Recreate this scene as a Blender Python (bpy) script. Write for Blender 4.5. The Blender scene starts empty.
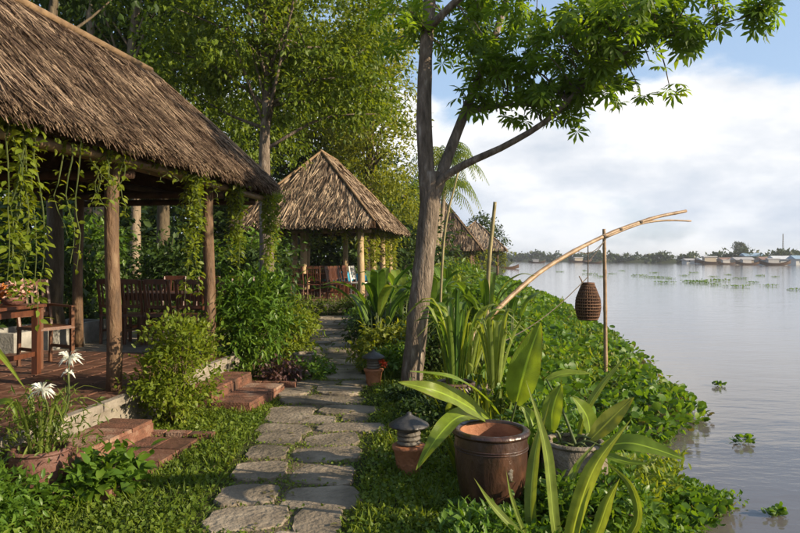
import bpy, math, random
import numpy as np
from mathutils import Vector, Matrix
random.seed(7); rng = np.random.default_rng(11)
R = math.radians
scene = bpy.context.scene
col = scene.collection

# ------------------------------------------------------------------ camera
CAM_Z = 1.6; FPX = 667.0
cd = bpy.data.cameras.new('camera'); cam = bpy.data.objects.new('camera', cd); col.objects.link(cam)
cam.location = (0, 0, CAM_Z); cam.rotation_euler = (R(90), 0, 0)
cd.sensor_width = 36; cd.lens = 36*FPX/800; cd.shift_y = -8.5/800
cd.clip_start = 0.05; cd.clip_end = 8000
scene.camera = cam

# ------------------------------------------------------------------ sun and sky
SUN = Vector((0.88, -0.32, 0.37)).normalized()
elev = math.asin(SUN.z); azim = math.atan2(SUN.x, SUN.y)
ld = bpy.data.lights.new('sun', 'SUN'); ld.energy = 5.0; ld.angle = R(0.6); ld.color = (1.0, 0.83, 0.60)
sun = bpy.data.objects.new('sun', ld); col.objects.link(sun)
sun.rotation_euler = SUN.to_track_quat('Z', 'Y').to_euler(); sun.location = (30, -20, 30)

world = bpy.data.worlds.new('World'); scene.world = world; world.use_nodes = True
nt = world.node_tree; nt.nodes.clear()
def N(tree, t, **kw):
    n = tree.nodes.new(t)
    for k, v in kw.items(): setattr(n, k, v)
    return n
def ramp(tree, stops, interp='LINEAR'):
    n = tree.nodes.new('ShaderNodeValToRGB'); cr = n.color_ramp; cr.interpolation = interp
    while len(cr.elements) < len(stops): cr.elements.new(0.5)
    for e, (p, c) in zip(cr.elements, stops):
        e.position = p; e.color = (c, c, c, 1) if not hasattr(c, '__len__') else (*c[:3], 1)
    return n
out = N(nt, 'ShaderNodeOutputWorld'); bg = N(nt, 'ShaderNodeBackground'); bg.inputs[1].default_value = 0.12
sky = N(nt, 'ShaderNodeTexSky', sky_type='NISHITA', sun_disc=False)
sky.sun_elevation = elev; sky.sun_rotation = azim; sky.air_density = 1.0; sky.dust_density = 1.6; sky.ozone_density = 1.3
tc = N(nt, 'ShaderNodeTexCoord'); sep = N(nt, 'ShaderNodeSeparateXYZ'); nt.links.new(tc.outputs['Generated'], sep.inputs[0])
mp = N(nt, 'ShaderNodeMapping'); mp.inputs['Scale'].default_value = (3.6, 3.6, 7.0); mp.inputs['Location'].default_value = (0.4, 1.9, 0.35)
nt.links.new(tc.outputs['Generated'], mp.inputs[0])
nz = N(nt, 'ShaderNodeTexNoise'); nz.inputs['Scale'].default_value = 1.0; nz.inputs['Detail'].default_value = 8; nz.inputs['Roughness'].default_value = 0.56
nt.links.new(mp.outputs[0], nz.inputs[0])
# how cloudy each height of the sky is: a bank low over the horizon, thin and broken above
cov = ramp(nt, [(0.0, 0.66), (0.08, 0.70), (0.16, 0.78), (0.215, 0.66), (0.26, 0.40), (0.33, 0.33), (1.0, 0.38)], 'EASE')
nt.links.new(sep.outputs['Z'], cov.inputs[0])
ad = N(nt, 'ShaderNodeMath', operation='ADD'); nt.links.new(nz.outputs[0], ad.inputs[0]); nt.links.new(cov.outputs[0], ad.inputs[1])
mr = N(nt, 'ShaderNodeMapRange', interpolation_type='SMOOTHSTEP'); mr.inputs['From Min'].default_value = 0.95; mr.inputs['From Max'].default_value = 1.13
nt.links.new(ad.outputs[0], mr.inputs[0])
# cloud shading: second noise gives grey bellies and white tops
mp2 = N(nt, 'ShaderNodeMapping'); mp2.inputs['Scale'].default_value = (4.0, 4.0, 9.5); mp2.inputs['Location'].default_value = (3.1, 0.2, 1.3)
nt.links.new(tc.outputs['Generated'], mp2.inputs[0])
nz2 = N(nt, 'ShaderNodeTexNoise'); nz2.inputs['Scale'].default_value = 1.1; nz2.inputs['Detail'].default_value = 8; nz2.inputs['Roughness'].default_value = 0.55
nt.links.new(mp2.outputs[0], nz2.inputs[0])
cr = ramp(nt, [(0.36, (2.45, 2.85, 3.45)), (0.49, (4.1, 4.25, 4.5)), (0.60, (5.9, 5.8, 5.65))]); nt.links.new(nz2.outputs[0], cr.inputs[0])
lowc = ramp(nt, [(0.0, (2.9, 3.35, 3.9)), (0.06, (2.45, 2.95, 3.75)), (0.13, (3.9, 4.1, 4.4)), (0.24, (5.7, 5.6, 5.45)), (1.0, (5.4, 5.3, 5.15))]); nt.links.new(sep.outputs['Z'], lowc.inputs[0])
cm = N(nt, 'ShaderNodeMixRGB'); cm.inputs[0].default_value = 0.4; nt.links.new(cr.outputs[0], cm.inputs[1]); nt.links.new(lowc.outputs[0], cm.inputs[2])
skm = N(nt, 'ShaderNodeMixRGB'); skm.inputs[0].default_value = 0.5; skm.inputs[2].default_value = (2.2, 3.0, 4.3, 1); nt.links.new(sky.outputs[0], skm.inputs[1])
mx = N(nt, 'ShaderNodeMixRGB'); nt.links.new(mr.outputs[0], mx.inputs[0]); nt.links.new(skm.outputs[0], mx.inputs[1]); nt.links.new(cm.outputs[0], mx.inputs[2])
nt.links.new(mx.outputs[0], bg.inputs[0]); nt.links.new(bg.outputs[0], out.inputs[0])

vs = scene.view_settings; vs.view_transform = 'Standard'; vs.look = 'None'; vs.gamma = 1; vs.exposure = 0.88; vs.use_curve_mapping = False
scene.render.engine = 'CYCLES'
scene.cycles.max_bounces = 6; scene.cycles.transparent_max_bounces = 6; scene.cycles.caustics_reflective = False; scene.cycles.caustics_refractive = False

# ------------------------------------------------------------------ helpers
def px(x, y, d):                      # a point seen at (x, y) in the photograph, d metres away
    return Vector(((x-400)/FPX*d, d, CAM_Z-(y-258)/FPX*d))

class MB:
    def __init__(s): s.v = []; s.f = []; s.uv = None
    def add(s, vs_, fs_):
        o = len(s.v); s.v.extend([tuple(p) for p in vs_]); s.f.extend([tuple(i+o for i in f) for f in fs_]); return s
    def box(s, c, d, rz=0, top=1.0):
        hx, hy, hz = d[0]/2, d[1]/2, d[2]/2; cr_, sr = math.cos(rz), math.sin(rz); vs_ = []
        for z, k in ((-hz, 1), (hz, top)):
            for x, y in ((-hx, -hy), (hx, -hy), (hx, hy), (-hx, hy)):
                x_, y_ = x*k, y*k
                vs_.append((c[0]+x_*cr_-y_*sr, c[1]+x_*sr+y_*cr_, c[2]+z))
        return s.add(vs_, [(3, 2, 1, 0), (4, 5, 6, 7), (0, 1, 5, 4), (1, 2, 6, 5), (2, 3, 7, 6), (3, 0, 4, 7)])
    def bar(s, a, b, w, h):           # straight bar of w x h section
        a, b = Vector(a), Vector(b); t = (b-a).normalized(); up = Vector((0, 0, 1))
        if abs(t.z) > .95: up = Vector((0, 1, 0))
        sd = t.cross(up).normalized(); n = sd.cross(t)
        vs_ = [p+sd*(i*w/2)+n*(j*h/2) for p in (a, b) for i, j in ((-1, -1), (1, -1), (1, 1), (-1, 1))]
        return s.add(vs_, [(3, 2, 1, 0), (4, 5, 6, 7), (0, 1, 5, 4), (1, 2, 6, 5), (2, 3, 7, 6), (3, 0, 4, 7)])
    def tube(s, pts, rad, seg=8, jit=0.0):
        pts = [Vector(p) for p in pts]; n = len(pts)
        if not hasattr(rad, '__len__'): rad = [rad]*n
        vs_ = []; fs_ = []; prev = None
        for i, p in enumerate(pts):
            t = (pts[min(i+1, n-1)]-pts[max(i-1, 0)]).normalized()
            if prev is None:
                prev = t.orthogonal().normalized()
            sd = (prev-t*prev.dot(t)).normalized(); prev = sd; b = t.cross(sd)
            for k in range(seg):
                a = 2*math.pi*k/seg; r = rad[i]*(1+random.uniform(-jit, jit))
                vs_.append(p+sd*(math.cos(a)*r)+b*(math.sin(a)*r))
        for i in range(n-1):
            for k in range(seg):
                k2 = (k+1) % seg
                fs_.append((i*seg+k, i*seg+k2, (i+1)*seg+k2, (i+1)*seg+k))
        fs_.append(tuple(range(seg-1, -1, -1))); fs_.append(tuple((n-1)*seg+k for k in range(seg)))
        return s.add(vs_, fs_)
    def lathe(s, prof, seg=32, c=(0, 0, 0), wob=0.0, closed=False):
        vs_ = []; fs_ = []; n = len(prof)
        for r, z in prof:
            for k in range(seg):
                a = 2*math.pi*k/seg; rr = r*(1+wob*math.sin(a*3+z*9)+wob*.6*math.sin(a*2-z*5))
                vs_.append((c[0]+math.cos(a)*rr, c[1]+math.sin(a)*rr, c[2]+z))
        for i in range(n-1):
            for k in range(seg):
                k2 = (k+1) % seg; fs_.append((i*seg+k, i*seg+k2, (i+1)*seg+k2, (i+1)*seg+k))
        if not closed:
            fs_.append(tuple(range(seg-1, -1, -1))); fs_.append(tuple((n-1)*seg+k for k in range(seg)))
        return s.add(vs_, fs_)
    def build(s, name, mat, parent=None, smooth=False, kind=None):
        me = bpy.data.meshes.new(name); me.from_pydata(s.v, [], s.f); me.materials.append(mat)
        if s.uv is not None:
            ul = me.uv_layers.new(name='UVMap'); flat = [c for f in s.f for i in f for c in s.uv[i]]
            ul.data.foreach_set('uv', flat)
        if smooth: me.polygons.foreach_set('use_smooth', [True]*len(me.polygons))
        return link(name, me, parent, kind)

def link(name, me, parent=None, kind=None):
    o = bpy.data.objects.new(name, me); col.objects.link(o)
    if parent is not None: o.parent = parent
    if kind: o['kind'] = kind
    return o
def tag(o, label, cat, group=None):
    o['label'] = label; o['category'] = cat
    if group: o['group'] = group
    return o
def thing(name, label, cat, loc=(0, 0, 0), rz=0, group=None):
    o = bpy.data.objects.new(name, None); col.objects.link(o); o.empty_display_size = .1
    o.location = loc; o.rotation_euler = (0, 0, rz)
    return tag(o, label, cat, group)
def copy_tree(o, parent=None):
    c = o.copy(); col.objects.link(c); c.parent = parent
    for ch in list(o.children): copy_tree(ch, c)
    return c
def np_mesh(name, V, F, mat, smooth=False):
    V = np.asarray(V, np.float32).reshape(-1, 3); F = np.asarray(F, np.int32); k = F.shape[1]
    me = bpy.data.meshes.new(name); me.vertices.add(len(V)); me.vertices.foreach_set('co', V.ravel())
    me.loops.add(F.size); me.loops.foreach_set('vertex_index', F.ravel())
    me.polygons.add(len(F)); me.polygons.foreach_set('loop_start', np.arange(0, F.size, k, dtype=np.int32))
    if smooth: me.polygons.foreach_set('use_smooth', np.ones(len(F), bool))
    me.update(calc_edges=True); me.materials.append(mat); return me
def nrm(a): return a/np.maximum(np.linalg.norm(a, axis=-1, keepdims=True), 1e-9)
# leaf templates: (along, across, out) and triangles
T_DIA = (np.array([(0, 0, 0), (.42, -.5, .07), (1, 0, -.10), (.42, .5, .07)]), np.array([(0, 3, 2), (0, 2, 1)]))
T_LEAF = (np.array([(0, 0, 0), (.3, -.42, .05), (.3, 0, .0), (.3, .42, .05), (.68, -.34, .03), (.68, 0, -.03), (.68, .34, .03), (1, 0, -.16)]),
          np.array([(0, 2, 1), (0, 3, 2), (1, 2, 5), (1, 5, 4), (2, 3, 6), (2, 6, 5), (4, 5, 7), (5, 6, 7)]))
def _palm():
    vs_ = []; fs_ = []
    for k, a in enumerate(np.linspace(-2.35, 2.35, 8)):
        l = 1-.34*abs(a)/2.35; c, s_ = math.cos(a), math.sin(a); o = len(vs_)
        for (x, y, z) in ((.02, 0, 0), (.34, -.055, .0), (.34, .055, .0), (.68, -.115, -.07), (.68, .115, -.07), (.68, 0, -.10), (1, 0, -.30)):
            x *= l; vs_.append((.12+x*c-y*s_, x*s_+y*c, z*l-.06*abs(a)*x))
        fs_ += [(o, o+2, o+1), (o+1, o+2, o+5), (o+1, o+5, o+3), (o+2, o+4, o+5), (o+3, o+5, o+6), (o+5, o+4, o+6)]
    return np.array(vs_), np.array(fs_)
T_PALM = _palm()
def _round():
    vs_ = [(0.62, 0, -.05)]; 
    for k in range(7):
        a = math.pi+2*math.pi*k/7; vs_.append((.62+.40*math.cos(a), .46*math.sin(a), .04*math.cos(2*a)+.03))
    vs_ += [(-.5, -.04, -.30), (-.5, .04, -.30)]
    fs_ = [(0, 1+k, 1+(k+1) % 7) for k in range(7)]+[(8, 9, 1)]
    return np.array(vs_), np.array(fs_)
T_ROUND = _round()
def leaf_arrays(P, D, L, W, tpl, Nh=None):
    n = len(P); D = nrm(D)
    if Nh is None: Nh = np.tile([0, 0, 1.0], (n, 1))+rng.normal(0, .45, (n, 3))
    S = nrm(np.cross(D, Nh)); M = np.cross(S, D)
    tv, tf = tpl; K = len(tv); L = np.broadcast_to(L, n)[:, None, None]; W = np.broadcast_to(W, n)[:, None, None]
    V = P[:, None, :]+tv[None, :, 0:1]*L*D[:, None, :]+tv[None, :, 1:2]*W*S[:, None, :]+tv[None, :, 2:3]*L*M[:, None, :]
    F = tf[None]+(np.arange(n)*K)[:, None, None]
    return V.reshape(-1, 3), F.reshape(-1, 3)
def sph(n):
    return nrm(rng.normal(0, 1, (n, 3)))
def clump_points(ells, ncl, per, cr_, shell=.5):
    """leaf points and outward directions, in clumps spread through ellipsoids [(centre, radii)]"""
    vol = np.array([e[1][0]*e[1][1]*e[1][2] for e in ells])**(2/3); pick = rng.choice(len(ells), ncl, p=vol/vol.sum())
    C = np.array([e[0] for e in ells], float)[pick]; Rr = np.array([e[1] for e in ells], float)[pick]
    d = sph(ncl); r = shell+(1-shell)*rng.random(ncl)**.6; r *= rng.uniform(.82, 1.12, ncl)
    cc = C+d*Rr*r[:, None]
    P = np.repeat(cc, per, 0)+rng.normal(0, 1, (ncl*per, 3))*np.repeat(rng.uniform(.55, 1.2, ncl)*cr_, per)[:, None]*np.array([1, 1, .6])
    D = np.repeat(d, per, 0)*.6+sph(ncl*per)*.8+np.array([0, 0, -.25])
    return P, D, cc
def cat(parts):
    V = []; F = []; o = 0
    for v, f in parts: V.append(v); F.append(f+o); o += len(v)
    return np.concatenate(V), np.concatenate(F)
def smooth_path(pts, n):
    P = [Vector(p) for p in pts]; P = [P[0]*2-P[1]]+P+[P[-1]*2-P[-2]]; m = len(P)-3; o = []
    for i in range(n):
        t = i/(n-1)*m; k = min(int(t), m-1); t -= k; a, b, c, d = P[k:k+4]
        o.append(.5*((2*b)+(c-a)*t+(2*a-5*b+4*c-d)*t*t+(3*b-a-3*c+d)*t**3))
    return o

# ------------------------------------------------------------------ materials
def base_mat(name):
    m = bpy.data.materials.new(name); m.use_nodes = True; t = m.node_tree
    return m, t, t.nodes['Principled BSDF'], t.nodes['Material Output']
def pm(name, c1, c2, scale=6, rough=.7, bump=.0, bscale=30, stretch=(1, 1, 1), c3=None, island=0.0, spec=.3, metal=0, coord='Object', detail=6):
    m, t, p, o = base_mat(name); L = t.links.new
    tcn = N(t, 'ShaderNodeTexCoord'); mpn = N(t, 'ShaderNodeMapping'); mpn.inputs['Scale'].default_value = stretch; L(tcn.outputs[coord], mpn.inputs[0])
    n1 = N(t, 'ShaderNodeTexNoise'); n1.inputs['Scale'].default_value = scale; n1.inputs['Detail'].default_value = detail; n1.inputs['Roughness'].default_value = .6; L(mpn.outputs[0], n1.inputs[0])
    st = [(.32, c1), (.68, c2)] if c3 is None else [(.3, c1), (.55, c2), (.72, c3)]
    r = ramp(t, st); 
    if island:
        g = N(t, 'ShaderNodeNewGeometry'); oi = N(t, 'ShaderNodeObjectInfo')
        mm = N(t, 'ShaderNodeMath', operation='MULTIPLY_ADD'); mm.inputs[1].default_value = island; L(g.outputs['Random Per Island'], mm.inputs[0])
        m0 = N(t, 'ShaderNodeMath', operation='MULTIPLY_ADD'); m0.inputs[1].default_value = island*.6; m0.inputs[2].default_value = -island*.8; L(oi.outputs['Random'], m0.inputs[0]); L(m0.outputs[0], mm.inputs[2])
        m2 = N(t, 'ShaderNodeMath', operation='ADD'); L(n1.outputs[0], m2.inputs[0]); L(mm.outputs[0], m2.inputs[1]); L(m2.outputs[0], r.inputs[0])
    else: L(n1.outputs[0], r.inputs[0])
    L(r.outputs[0], p.inputs['Base Color']); p.inputs['Roughness'].default_value = rough; p.inputs['Specular IOR Level'].default_value = spec; p.inputs['Metallic'].default_value = metal
    if bump:
        n2 = N(t, 'ShaderNodeTexNoise'); n2.inputs['Scale'].default_value = bscale; n2.inputs['Detail'].default_value = 8; L(mpn.outputs[0], n2.inputs[0])
        b = N(t, 'ShaderNodeBump'); b.inputs['Strength'].default_value = bump; b.inputs['Distance'].default_value = .02; L(n2.outputs[0], b.inputs['Height']); L(b.outputs[0], p.inputs['Normal'])
    return m
def leaf_mat(name, c1, c2, c3=None, trans=.35, rough=.5, vein=False, tcol=None):
    m, t, p, o = base_mat(name); L = t.links.new
    g = N(t, 'ShaderNodeNewGeometry'); r = ramp(t, [(0, c1), (.75, c2), (1, c3 or c2)])
    tcn = N(t, 'ShaderNodeTexCoord'); n1 = N(t, 'ShaderNodeTexNoise'); n1.inputs['Scale'].default_value = 1.1; n1.inputs['Detail'].default_value = 2; L(tcn.outputs['Object'], n1.inputs[0])
    oi = N(t, 'ShaderNodeObjectInfo')
    if vein:
        L(oi.outputs['Random'], r.inputs[0])
        uv = N(t, 'ShaderNodeSeparateXYZ'); L(tcn.outputs['UV'], uv.inputs[0])
        a = N(t, 'ShaderNodeMath', operation='SUBTRACT'); a.inputs[1].default_value = .5; L(uv.outputs[0], a.inputs[0])
        b = N(t, 'ShaderNodeMath', operation='ABSOLUTE'); L(a.outputs[0], b.inputs[0])
        # fine slanting side veins, pale midrib
        w = N(t, 'ShaderNodeMath', operation='MULTIPLY_ADD'); w.inputs[1].default_value = -.35; L(b.outputs[0], w.inputs[0]); L(uv.outputs[1], w.inputs[2])
        sn = N(t, 'ShaderNodeMath', operation='SINE'); w2 = N(t, 'ShaderNodeMath', operation='MULTIPLY'); w2.inputs[1].default_value = 260; L(w.outputs[0], w2.inputs[0]); L(w2.outputs[0], sn.inputs[0])
        mrn = N(t, 'ShaderNodeMapRange'); mrn.inputs['From Min'].default_value = .05; mrn.inputs['From Max'].default_value = .02; L(b.outputs[0], mrn.inputs[0])
        n3 = N(t, 'ShaderNodeTexNoise'); n3.inputs['Scale'].default_value = 14; n3.inputs['Detail'].default_value = 5; L(tcn.outputs['Object'], n3.inputs[0])
        hs = N(t, 'ShaderNodeHueSaturation'); mv = N(t, 'ShaderNodeMapRange'); mv.inputs['From Min'].default_value = .3; mv.inputs['From Max'].default_value = .7; mv.inputs['To Min'].default_value = .72; mv.inputs['To Max'].default_value = 1.2
        L(n3.outputs[0], mv.inputs[0]); L(mv.outputs[0], hs.inputs['Value']); L(r.outputs[0], hs.inputs['Color'])
        mx1 = N(t, 'ShaderNodeMixRGB'); mx1.inputs[2].default_value = tuple(min(1, k*1.9) for k in c2)+(1,); L(mrn.outputs[0], mx1.inputs[0]); L(hs.outputs[0], mx1.inputs[1])
        em = N(t, 'ShaderNodeMath', operation='MULTIPLY_ADD'); em.inputs[1].default_value = .16; L(n3.outputs[0], em.inputs[0]); L(b.outputs[0], em.inputs[2])
        tip = N(t, 'ShaderNodeMath', operation='MULTIPLY_ADD'); tip.inputs[1].default_value = .10; L(uv.outputs[1], tip.inputs[0]); L(em.outputs[0], tip.inputs[2])
        er = N(t, 'ShaderNodeMapRange'); er.inputs['From Min'].default_value = .615; er.inputs['From Max'].default_value = .665; L(tip.outputs[0], er.inputs[0])
        mx2 = N(t, 'ShaderNodeMixRGB'); mx2.inputs[2].default_value = (.14, .085, .03, 1); L(er.outputs[0], mx2.inputs[0]); L(mx1.outputs[0], mx2.inputs[1]); colr = mx2.outputs[0]
        bu = N(t, 'ShaderNodeBump'); bu.inputs['Strength'].default_value = .25; bu.inputs['Distance'].default_value = .002; L(sn.outputs[0], bu.inputs['Height']); L(bu.outputs[0], p.inputs['Normal'])
    else:
        ad_ = N(t, 'ShaderNodeMath', operation='MULTIPLY_ADD'); ad_.inputs[1].default_value = .55; L(g.outputs['Random Per Island'], ad_.inputs[0])
        sb = N(t, 'ShaderNodeMath', operation='SUBTRACT'); sb.inputs[1].default_value = .28; L(n1.outputs[0], sb.inputs[0]); L(sb.outputs[0], ad_.inputs[2]); L(ad_.outputs[0], r.inputs[0])
        colr = r.outputs[0]
    L(colr, p.inputs['Base Color']); p.inputs['Roughness'].default_value = rough; p.inputs['Specular IOR Level'].default_value = .3
    tr = N(t, 'ShaderNodeBsdfTranslucent'); gm = N(t, 'ShaderNodeMixRGB', blend_type='MULTIPLY'); gm.inputs[0].default_value = 1; gm.inputs[2].default_value = tcol or (2.3, 2.0, .7, 1); L(colr, gm.inputs[1]); L(gm.outputs[0], tr.inputs[0])
    ms = N(t, 'ShaderNodeMixShader'); ms.inputs[0].default_value = trans; L(p.outputs[0], ms.inputs[1]); L(tr.outputs[0], ms.inputs[2]); L(ms.outputs[0], o.inputs[0])
    return m
M = {}
M['thatch'] = pm('thatch', (.050, .031, .020), (.135, .090, .058), 2.4, .85, .6, 60, (1, 1, 1), (.28, .20, .13), island=.62, spec=.15)
M['thatch_base'] = pm('thatch_base', (.04, .022, .012), (.09, .052, .028), 9, .9, .8, 40, spec=.1)
M['thatch_grey'] = pm('thatch_grey', (.070, .048, .032), (.19, .135, .090), 2.4, .85, .6, 60, (1, 1, 1), (.36, .27, .18), island=.62, spec=.15)
M['post'] = pm('post_wood', (.050, .030, .017), (.125, .074, .040), 4, .7, .7, 16, (3, 3, .9), (.21, .145, .085), detail=9)
M['post_pale'] = pm('post_pale', (.25, .17, .09), (.42, .31, .17), 5, .6, .5, 18, (3, 3, .7))
M['beam'] = pm('beam_wood', (.12, .075, .04), (.26, .17, .09), 6, .7, .5, 30)
M['dark_wood'] = pm('dark_wood', (.035, .018, .01), (.085, .045, .024), 8, .7, .3, 40)
M['furn'] = pm('furniture_wood', (.050, .017, .009), (.115, .040, .018), 7, .38, .15, 50, (4, 4, .8), spec=.5)
M['furn_warm'] = pm('furniture_warm', (.065, .024, .009), (.135, .052, .019), 7, .42, .15, 50, (4, 4, .8), spec=.5)
M['tile'] = pm('terracotta_tile', (.055, .030, .020), (.135, .064, .041), 6, .55, .4, 50, island=.4, c3=(.22, .14, .10), detail=9)
M['brick'] = pm('red_brick', (.065, .036, .023), (.17, .075, .045), 6, .85, .8, 60, island=.45, c3=(.27, .18, .125), detail=9)
M['concrete'] = pm('concrete', (.14, .12, .095), (.29, .255, .205), 5, .85, .5, 40)
M['white_wall'] = pm('whitewash', (.17, .165, .145), (.36, .35, .32), 3, .8, .4, 30)
M['stone'] = pm('path_stone', (.062, .055, .036), (.175, .142, .102), 2.6, .9, 1.0, 26, island=.4, c3=(.27, .225, .165), detail=10)
M['soil'] = pm('soil', (.035, .024, .014), (.085, .058, .034), 9, .95, .9, 50)
M['dirt'] = pm('path_dirt', (.055, .048, .024), (.14, .108, .066), 5, .95, .9, 50, detail=9)
M['bark'] = pm('bark', (.065, .050, .036), (.165, .128, .095), 5, .9, 1.6, 15, (3.0, 3.0, .8), (.32, .275, .225), detail=10)
M['bark_dark'] = pm('bark_dark', (.06, .045, .028), (.14, .11, .07), 6, .9, .9, 22, (2.5, 2.5, .6))
M['bark_pale'] = pm('bark_pale', (.14, .105, .07), (.30, .235, .165), 5, .85, .8, 22, (2.5, 2.5, .6))
M['bamboo'] = pm('bamboo', (.13, .08, .042), (.27, .18, .10), 6, .5, .25, 30, (1, 1, 1), (.38, .28, .17), spec=.4)
M['bamboo_green'] = pm('bamboo_green', (.15, .13, .055), (.29, .24, .11), 5, .5, .2, 30, spec=.4)
M['wicker'] = pm('wicker', (.075, .034, .018), (.19, .10, .052), 22, .65, .5, 80, island=.3)
M['wicker_dark'] = pm('wicker_dark', (.03, .015, .009), (.07, .035, .02), 20, .8, .3, 60)
M['rope'] = pm('rope', (.07, .055, .04), (.16, .13, .10), 30, .9, .4, 90)
M['pot_glaze'] = pm('brown_glaze', (.022, .012, .009), (.045, .022, .014), 5, .32, .8, 14, (1, 1, .5), (.12, .052, .028), spec=.5)
M['pot_inside'] = pm('pot_inside', (.20, .085, .045), (.34, .155, .085), 6, .6, .3, 40)
M['pot_dark'] = pm('dark_pot', (.05, .028, .018), (.12, .065, .04), 6, .4, .4, 30, spec=.5)
M['pot_stone'] = pm('stone_pot', (.065, .055, .038), (.18, .15, .11), 7, .85, 1.0, 36, c3=(.28, .25, .20))
M['pot_pink'] = pm('faded_terracotta', (.10, .048, .036), (.19, .095, .072), 6, .55, .4, 40)
M['terracotta'] = pm('terracotta', (.22, .085, .036), (.38, .16, .075), 6, .75, .5, 40)
M['lamp_black'] = pm('lamp_metal', (.016, .015, .014), (.045, .042, .038), 8, .45, .3, 50, spec=.5)
M['lamp_grey'] = pm('lamp_grey', (.07, .062, .05), (.16, .14, .115), 8, .55, .4, 50)
M['blue_cloth'] = pm('blue_cloth', (.015, .16, .28), (.03, .26, .40), 5, .8, .2, 60)
M['white_cloth'] = pm('white_paint', (.55, .54, .50), (.72, .71, .68), 6, .6, .1, 40)
M['pink_petal'] = leaf_mat('pale_pink_petal', (.50, .30, .25), (.62, .42, .36), trans=.25, tcol=(1.2, 1, .9, 1))
M['orange_petal'] = leaf_mat('orange_petal', (.45, .14, .03), (.60, .24, .06), trans=.25, tcol=(1.2, 1, .9, 1))
M['red_petal'] = leaf_mat('red_petal', (.45, .05, .015), (.65, .10, .03), trans=.25, tcol=(1.2, 1, .9, 1))
M['white_petal'] = leaf_mat('white_petal', (.50, .51, .43), (.62, .63, .55), trans=.2, tcol=(1.1, 1.1, 1, 1))
# foliage
M['lf_tree'] = leaf_mat('tree_leaf', (.042, .080, .009), (.13, .185, .016), (.22, .25, .024), trans=.42)
M['lf_main'] = leaf_mat('main_tree_leaf', (.055, .115, .012), (.115, .19, .018), (.18, .24, .026), trans=.58)
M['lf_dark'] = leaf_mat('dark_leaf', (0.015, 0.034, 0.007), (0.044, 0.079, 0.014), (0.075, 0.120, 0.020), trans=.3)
M['lf_yellow'] = leaf_mat('yellow_leaf', (0.085, 0.12, 0.012), (0.19, 0.215, 0.022), (0.29, 0.29, 0.036), trans=.42)
M['lf_vine'] = leaf_mat('vine_leaf', (0.085, 0.135, 0.012), (0.165, 0.21, 0.02), (0.25, 0.275, 0.034), trans=.42)
M['lf_vine_dk'] = leaf_mat('vine_leaf_dark', (0.054, 0.098, 0.016), (0.124, 0.169, 0.025), (0.202, 0.234, 0.034), trans=.4)
M['lf_bush'] = leaf_mat('bush_leaf', (0.042, 0.1, 0.011), (0.1, 0.175, 0.018), (0.19, 0.24, 0.028), trans=.35, rough=.4)
M['lf_grass'] = leaf_mat('ground_cover', (.055, .105, .011), (.135, .185, .019), (.22, .235, .030), trans=.35, rough=.5)
M['lf_hya'] = leaf_mat('hyacinth_leaf', (0.04, 0.1, 0.01), (0.095, 0.175, 0.016), (0.19, 0.25, 0.03), trans=.4, rough=.45)
M['lf_hya_old'] = leaf_mat('hyacinth_old', (.09, .08, .03), (.16, .15, .05), (.20, .16, .06), trans=.25, rough=.5)
M['lf_purple'] = leaf_mat('purple_leaf', (.06, .03, .03), (.12, .065, .06), (.16, .10, .07), trans=.3)
M['lf_blade'] = leaf_mat('broad_blade', (0.1, 0.165, 0.016), (0.15, 0.215, 0.024), (0.2, 0.25, 0.03), trans=.42, rough=.35, vein=True)
M['lf_strap'] = leaf_mat('strap_blade', (0.12, 0.165, 0.028), (0.17, 0.22, 0.045), (0.23, 0.27, 0.07), trans=.4, rough=.4, vein=True)
M['lf_canna'] = leaf_mat('canna_blade', (0.039, 0.091, 0.014), (0.093, 0.156, 0.021), (0.186, 0.234, 0.034), trans=.38, rough=.35, vein=True)
M['lf_ylw_blade'] = leaf_mat('yellowing_blade', (.16, .19, .025), (.22, .22, .03), (.28, .22, .03), trans=.4, rough=.4, vein=True)
M['stem'] = pm('green_stem', (.05, .075, .02), (.10, .12, .035), 8, .6)
M['stem_brown'] = pm('brown_stem', (.06, .045, .022), (.13, .10, .05), 8, .8)
M['far_leaf'] = leaf_mat('far_leaf', (.020, .038, .014), (.045, .07, .022), (.07, .095, .03), trans=.2)

# ------------------------------------------------------------------ terrain
SH_Y = np.array([-30, 1.5, 4.66, 5.6, 6.9, 8.45, 11.3, 13.8, 19.8, 30, 45, 60, 90, 200, 350, 500, 900, 4000.])
SH_X = np.array([0.4, 1.3, 1.90, 2.72, 2.32, 3.95, 4.4, 4.95, 5.9, 7.2, 8.3, 9.6, 15, 34, 62, 80, 95, 200.])
GS_X = np.array([0.2, 1.2, 1.95, 2.10, 1.95, 2.9, 3.75, 4.35, 5.3, 6.6, 7.9, 9.2, 14.5, 33.5, 61, 79, 94, 199.])
FB_X = np.array([-4000, 20, 60, 90, 126, 250, 600, 4000.]); FB_Y = np.array([720, 720, 480, 350, 216, 190, 175, 150.])
WZ = -0.5
def veg_edge(y): return np.interp(y, SH_Y, SH_X)
def shore(y): return np.interp(y, SH_Y, GS_X)
def sstep(t): t = np.clip(t, 0, 1); return t*t*(3-2*t)
def gz(x, y):
    x = np.asarray(x, float); y = np.asarray(y, float)
    s = shore(y)-x; w = np.interp(y, [4, 5.5, 8, 12, 60], [.75, 1.0, 1.7, 2.6, 3.0])
    z = -0.56+0.56*sstep(s/w)
    z = np.where(s < 0, np.maximum(-2.2, -0.56+s*.35), z)
    z = z+np.where(s > 0, .018*np.sin(x*1.7+y*.9)+.014*np.sin(y*2.3-x*1.1), 0)*sstep(s/2)
    f = y-np.interp(x, FB_X, FB_Y)
    zf = np.where(f > 0, -0.5+1.1*sstep(f/25), np.maximum(-2.2, -.56+f*.1))
    return np.maximum(z, zf)
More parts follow.
